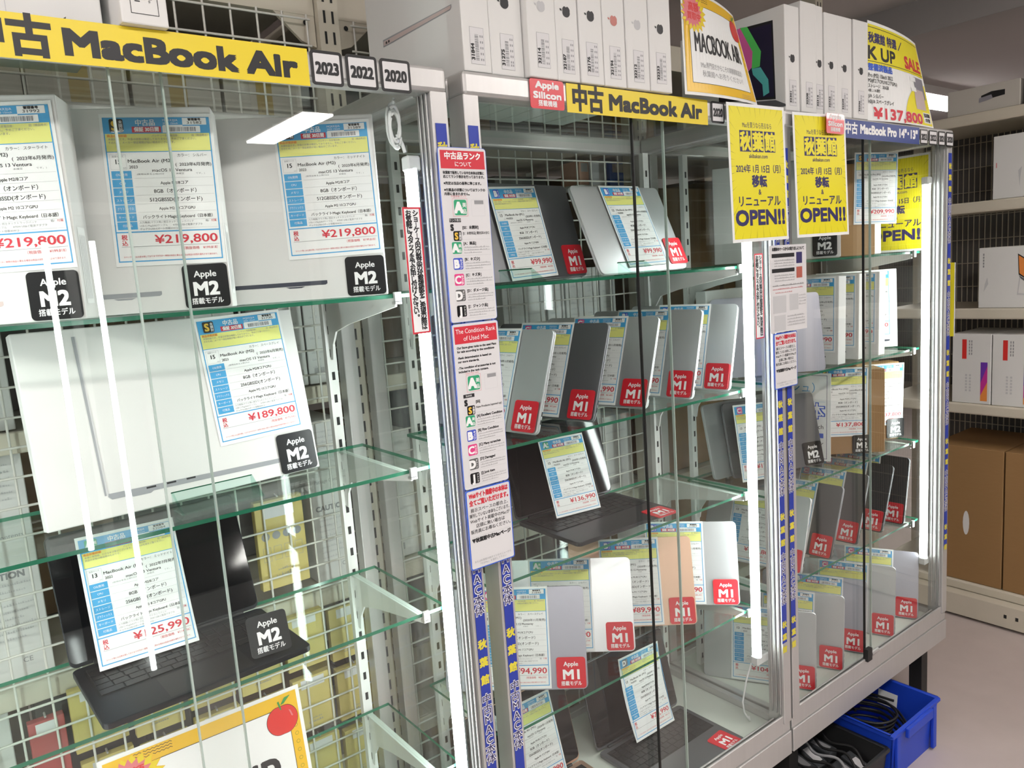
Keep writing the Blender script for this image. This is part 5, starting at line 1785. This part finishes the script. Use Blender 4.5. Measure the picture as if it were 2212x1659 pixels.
def art_stand(b, w, h):
    y = -0.0004
    for q in range(5):
        b.rect(-w / 2 + 0.014, -w / 2 + 0.019, h * 0.92 - 0.011 * (q + 1), h * 0.92 - 0.011 * (q + 1) + 0.008, y, 'ink_grey')
    b.poly([(-w / 2 + 0.018, 0.06), (-w / 2 + 0.034, 0.09), (-w / 2 + 0.030, 0.115), (-w / 2 + 0.022, 0.09)], y, 'ink_pale')
    b.poly([(0.008, h * 0.88), (0.046, h * 0.76), (0.044, h * 0.44), (0.012, h * 0.54)], y, 'key_black')
    b.poly([(0.011, h * 0.85), (0.043, h * 0.745), (0.0415, h * 0.465), (0.0145, h * 0.56)], y - 0.0002, 'gradient_orange')
    b.poly([(0.012, h * 0.53), (0.044, h * 0.43), (0.095, h * 0.28), (0.085, h * 0.24), (0.02, h * 0.47)], y - 0.0002, 'lap_grey')
    b.poly([(0.014, h * 0.50), (0.018, h * 0.50), (0.012, h * 0.24), (0.05, h * 0.22), (0.05, h * 0.20), (0.008, h * 0.21)], y, 'ink_pale')


def art_hubside(b, w, h):
    y = -0.0004
    for q in range(6):
        b.rect(w * 0.16, w * 0.16 + 0.006, h * 0.93 - 0.012 * (q + 1), h * 0.93 - 0.012 * (q + 1) + 0.009, y, 'ink_grey')
    b.poly([(-0.005, h * 0.30), (0.012, h * 0.54), (0.05, h * 0.58), (0.05, h * 0.44), (0.014, h * 0.44), (0.0, h * 0.25)], y, 'lap_lilac')
    b.poly([(-0.018, h * 0.16), (-0.024, h * 0.42), (-0.012, h * 0.48), (-0.017, h * 0.30)], y, 'ink_pale')
    b.rect(-w / 2 + 0.010, -w / 2 + 0.013, h * 0.50, h * 0.58, y, 'burst_pink')


def art_top(b, w, h):
    b.poly([(-w * 0.02, h * 0.42), (w * 0.30, h * 0.50), (w * 0.30, h * 0.70), (w * 0.12, h * 0.72), (-w * 0.02, h * 0.62)], -0.0004, 'key_black')
    b.poly([(-w * 0.05, h * 0.36), (w * 0.14, h * 0.44), (w * 0.12, h * 0.60), (-w * 0.05, h * 0.54)], -0.0006, 'lap_lilac')


rack_box(0.151, 0.290, 0.869, 0.272, 0.25, 'box_white', 'white hub box, left of the pair with red labels, right rack', art_hub)
rack_box(0.004, 0.147, 0.869, 0.272, 0.25, 'box_white', 'white hub box, right of the pair with red labels, right rack', art_hub)
rack_box(-0.045, 0.200, 1.241, 0.225, 0.12, 'box_white', 'white box picturing a raised laptop on a stand, right rack', art_stand)
rack_box(-0.055, 0.158, 1.641, 0.225, 0.12, 'box_white', 'white box picturing a lilac dongle near the top of right rack', art_hubside)
rack_box(0.075, 0.320, 1.963, 0.092, 0.28, 'beige_box', 'long beige box lying on top of the right rack', art_top)
rack_box(-0.20, 0.060, 1.963, 0.10, 0.28, 'box_white', 'pale box beside the beige one on top of the right rack', None)
rack_box(0.100, 0.360, 0.136, 0.555, 0.36, 'carton', 'tall brown carton with a hand hole at bottom of right rack', lambda b, w, h: b.disc(0.0, h * 0.44, 0.012, -0.0004, 'box_white', 16, 0.05), name='carton', group='tall brown cartons on the right rack')
rack_box(-0.19, 0.094, 0.136, 0.555, 0.36, 'carton', 'tall brown carton at the right picture edge, bottom of right rack', None, name='carton', group='tall brown cartons on the right rack')

# ------------------------------------------------------------------ crates under the right showcase
def crate(x0, x1, y0, y1, h, m, label, lip=True):
    t = thing('crate', label, 'crate', T(((x0 + x1) / 2, (y0 + y1) / 2, 0.0008)))
    a, b_, th, tp = (x1 - x0) / 2, (y1 - y0) / 2, 0.004, 0.010
    mb = MB()
    mb.box(-a + tp, a - tp, -b_ + tp, b_ - tp, 0, th, m)

    def wall(p, q, n):
        (px, py), (qx, qy) = p, q
        nx, ny = n
        lo = [(px - tp * nx - (tp if nx == 0 else 0) * (1 if px > 0 else -1), py - tp * ny - (tp if ny == 0 else 0) * (1 if py > 0 else -1), 0),
              (qx - tp * nx - (tp if nx == 0 else 0) * (1 if qx > 0 else -1), qy - tp * ny - (tp if ny == 0 else 0) * (1 if qy > 0 else -1), 0)]
        hi = [(qx, qy, h), (px, py, h)]
        o = lo + hi
        i_ = [(c[0] - th * nx, c[1] - th * ny, c[2]) for c in o]
        mb.add(o + i_, [(0, 1, 2, 3), (7, 6, 5, 4), (0, 4, 5, 1), (2, 6, 7, 3), (1, 5, 6, 2), (0, 3, 7, 4)], m)

    wall((-a, -b_), (a, -b_), (0, -1))
    wall((a, b_), (-a, b_), (0, 1))
    wall((a, -b_), (a, b_), (1, 0))
    wall((-a, b_), (-a, -b_), (-1, 0))
    mb.build('body', t)
    r = MB()
    r.box(-a - 0.006, a + 0.006, -b_ - 0.006, -b_ + 0.004, h - 0.010, h + 0.002, m)
    r.box(-a - 0.006, a + 0.006, b_ - 0.004, b_ + 0.006, h - 0.010, h + 0.002, m)
    r.box(-a - 0.006, -a + 0.004, -b_ + 0.004, b_ - 0.004, h - 0.010, h + 0.002, m)
    r.box(a - 0.004, a + 0.006, -b_ + 0.004, b_ - 0.004, h - 0.010, h + 0.002, m)
    r.build('rim', t, 0.002, 1)
    if lip:
        MB().box(-a * 0.55, a * 0.55, -b_ - 0.016, -b_ - 0.0045, h - 0.030, h - 0.0005, m).build('handle', t, 0.003, 2)
        for s in (-1, 1):
            MB().box(s * a * 0.80 - 0.010, s * a * 0.80 + 0.010, -b_ - 0.006, -b_ + 0.004, 0.006, h - 0.010, m).build('rib', t, 0.002, 1)
    return t


crate(1.972, 2.245, -0.082, 0.200, 0.152, 'bin_blue', 'bright blue plastic crate of black cables under the right showcase')
crate(1.713, 1.955, -0.075, 0.245, 0.118, 'bin_black', 'black plastic crate of adapters left of the blue crate', False)


def cable(pts, r, m, label, group=None):
    t = thing('cable', label, 'cable', T(pts[0]), group)
    p0 = Vector(pts[0])
    P_ = [Vector(p) - p0 for p in pts]
    out = []
    for i in range(len(P_) - 1):
        a = P_[max(0, i - 1)]
        b_, c = P_[i], P_[i + 1]
        d = P_[min(len(P_) - 1, i + 2)]
        for k in range(6):
            s = k / 6
            out.append(0.5 * ((2 * b_) + (c - a) * s + (2 * a - 5 * b_ + 4 * c - d) * s * s + (3 * b_ - a - 3 * c + d) * s ** 3))
    out.append(P_[-1])
    MB().tube(out, r, m, 8).build('lead', t)
    return t


rc = random.Random(11)
for i in range(7):
    zz = 0.0100 + 0.0175 * i
    n = 10
    pts = [(2.108 + (0.098 - 0.0055 * k) * math.cos(2 * math.pi * k / 6.0 + i), 0.058 + (0.108 - 0.0055 * k) * math.sin(2 * math.pi * k / 6.0 + i), zz + 0.0008 * k) for k in range(n)]
    cable(pts, 0.0040, 'rubber_black', 'black cable coiled in the blue crate', 'black cables in the blue crate')
for i in range(8):
    x, y = 1.755 + 0.053 * (i % 4), -0.010 + 0.118 * (i // 4)
    t = thing('power_adapter', 'black power adapter heaped in the black crate', 'adapter', T((x, y, 0.036)) @ Matrix.Rotation(R(rc.uniform(-7, 7)), 4, 'Z') @ Matrix.Rotation(R(rc.uniform(4, 22)), 4, 'X'), 'adapters in the black crate')
    MB().box(-0.022, 0.022, -0.045, 0.045, 0, 0.03, 'pack_dark').build('body', t, 0.004, 2)
    b = MB().add([(-0.013, -0.03, 0.0304), (0.013, -0.03, 0.0304), (0.013, 0.02, 0.0304), (-0.013, 0.02, 0.0304)], [(0, 1, 2, 3)], ('paper_grey', 'ink_grey', 'ink_grey')[i % 3])
    b.build('type_label', t)
for i in range(5):
    x = 1.735 + 0.038 * i
    cable([(x, -0.045, 0.086), (x + 0.022, 0.0, 0.108), (x + 0.008, 0.06, 0.102), (x + 0.026, 0.11, 0.112), (x + 0.012, 0.17, 0.104)], 0.004, ('rubber_black', 'rubber_black', 'ink_grey')[i % 3],
          ('black' if i % 3 < 2 else 'grey') + ' cable lying over the adapters in the black crate', 'cables over the adapters' if i % 3 < 2 else None)
t = thing('paper_slip', 'white paper slip in the blue crate against its side', 'paper', face_mat(2.223, 0.06, 0.075, -90, 10))
MB().box(-0.03, 0.03, 0, 0.0006, 0, 0.045, 'paper').build('sheet', t)
t = thing('power_cable', 'grey power cable looping down the inner right corner of the middle showcase', 'cable', T((1.556, 0.075, 0.3055)))
MB().tube([(0.0, 0.0, 0.165), (-0.008, 0.01, 0.12), (-0.020, 0.015, 0.06), (-0.018, 0.012, 0.03), (-0.004, 0.006, 0.004), (0.012, 0.02, 0.0022)], 0.0022, 'cable_white', 8).build('lead', t)

bpy.data.objects.remove(_to)
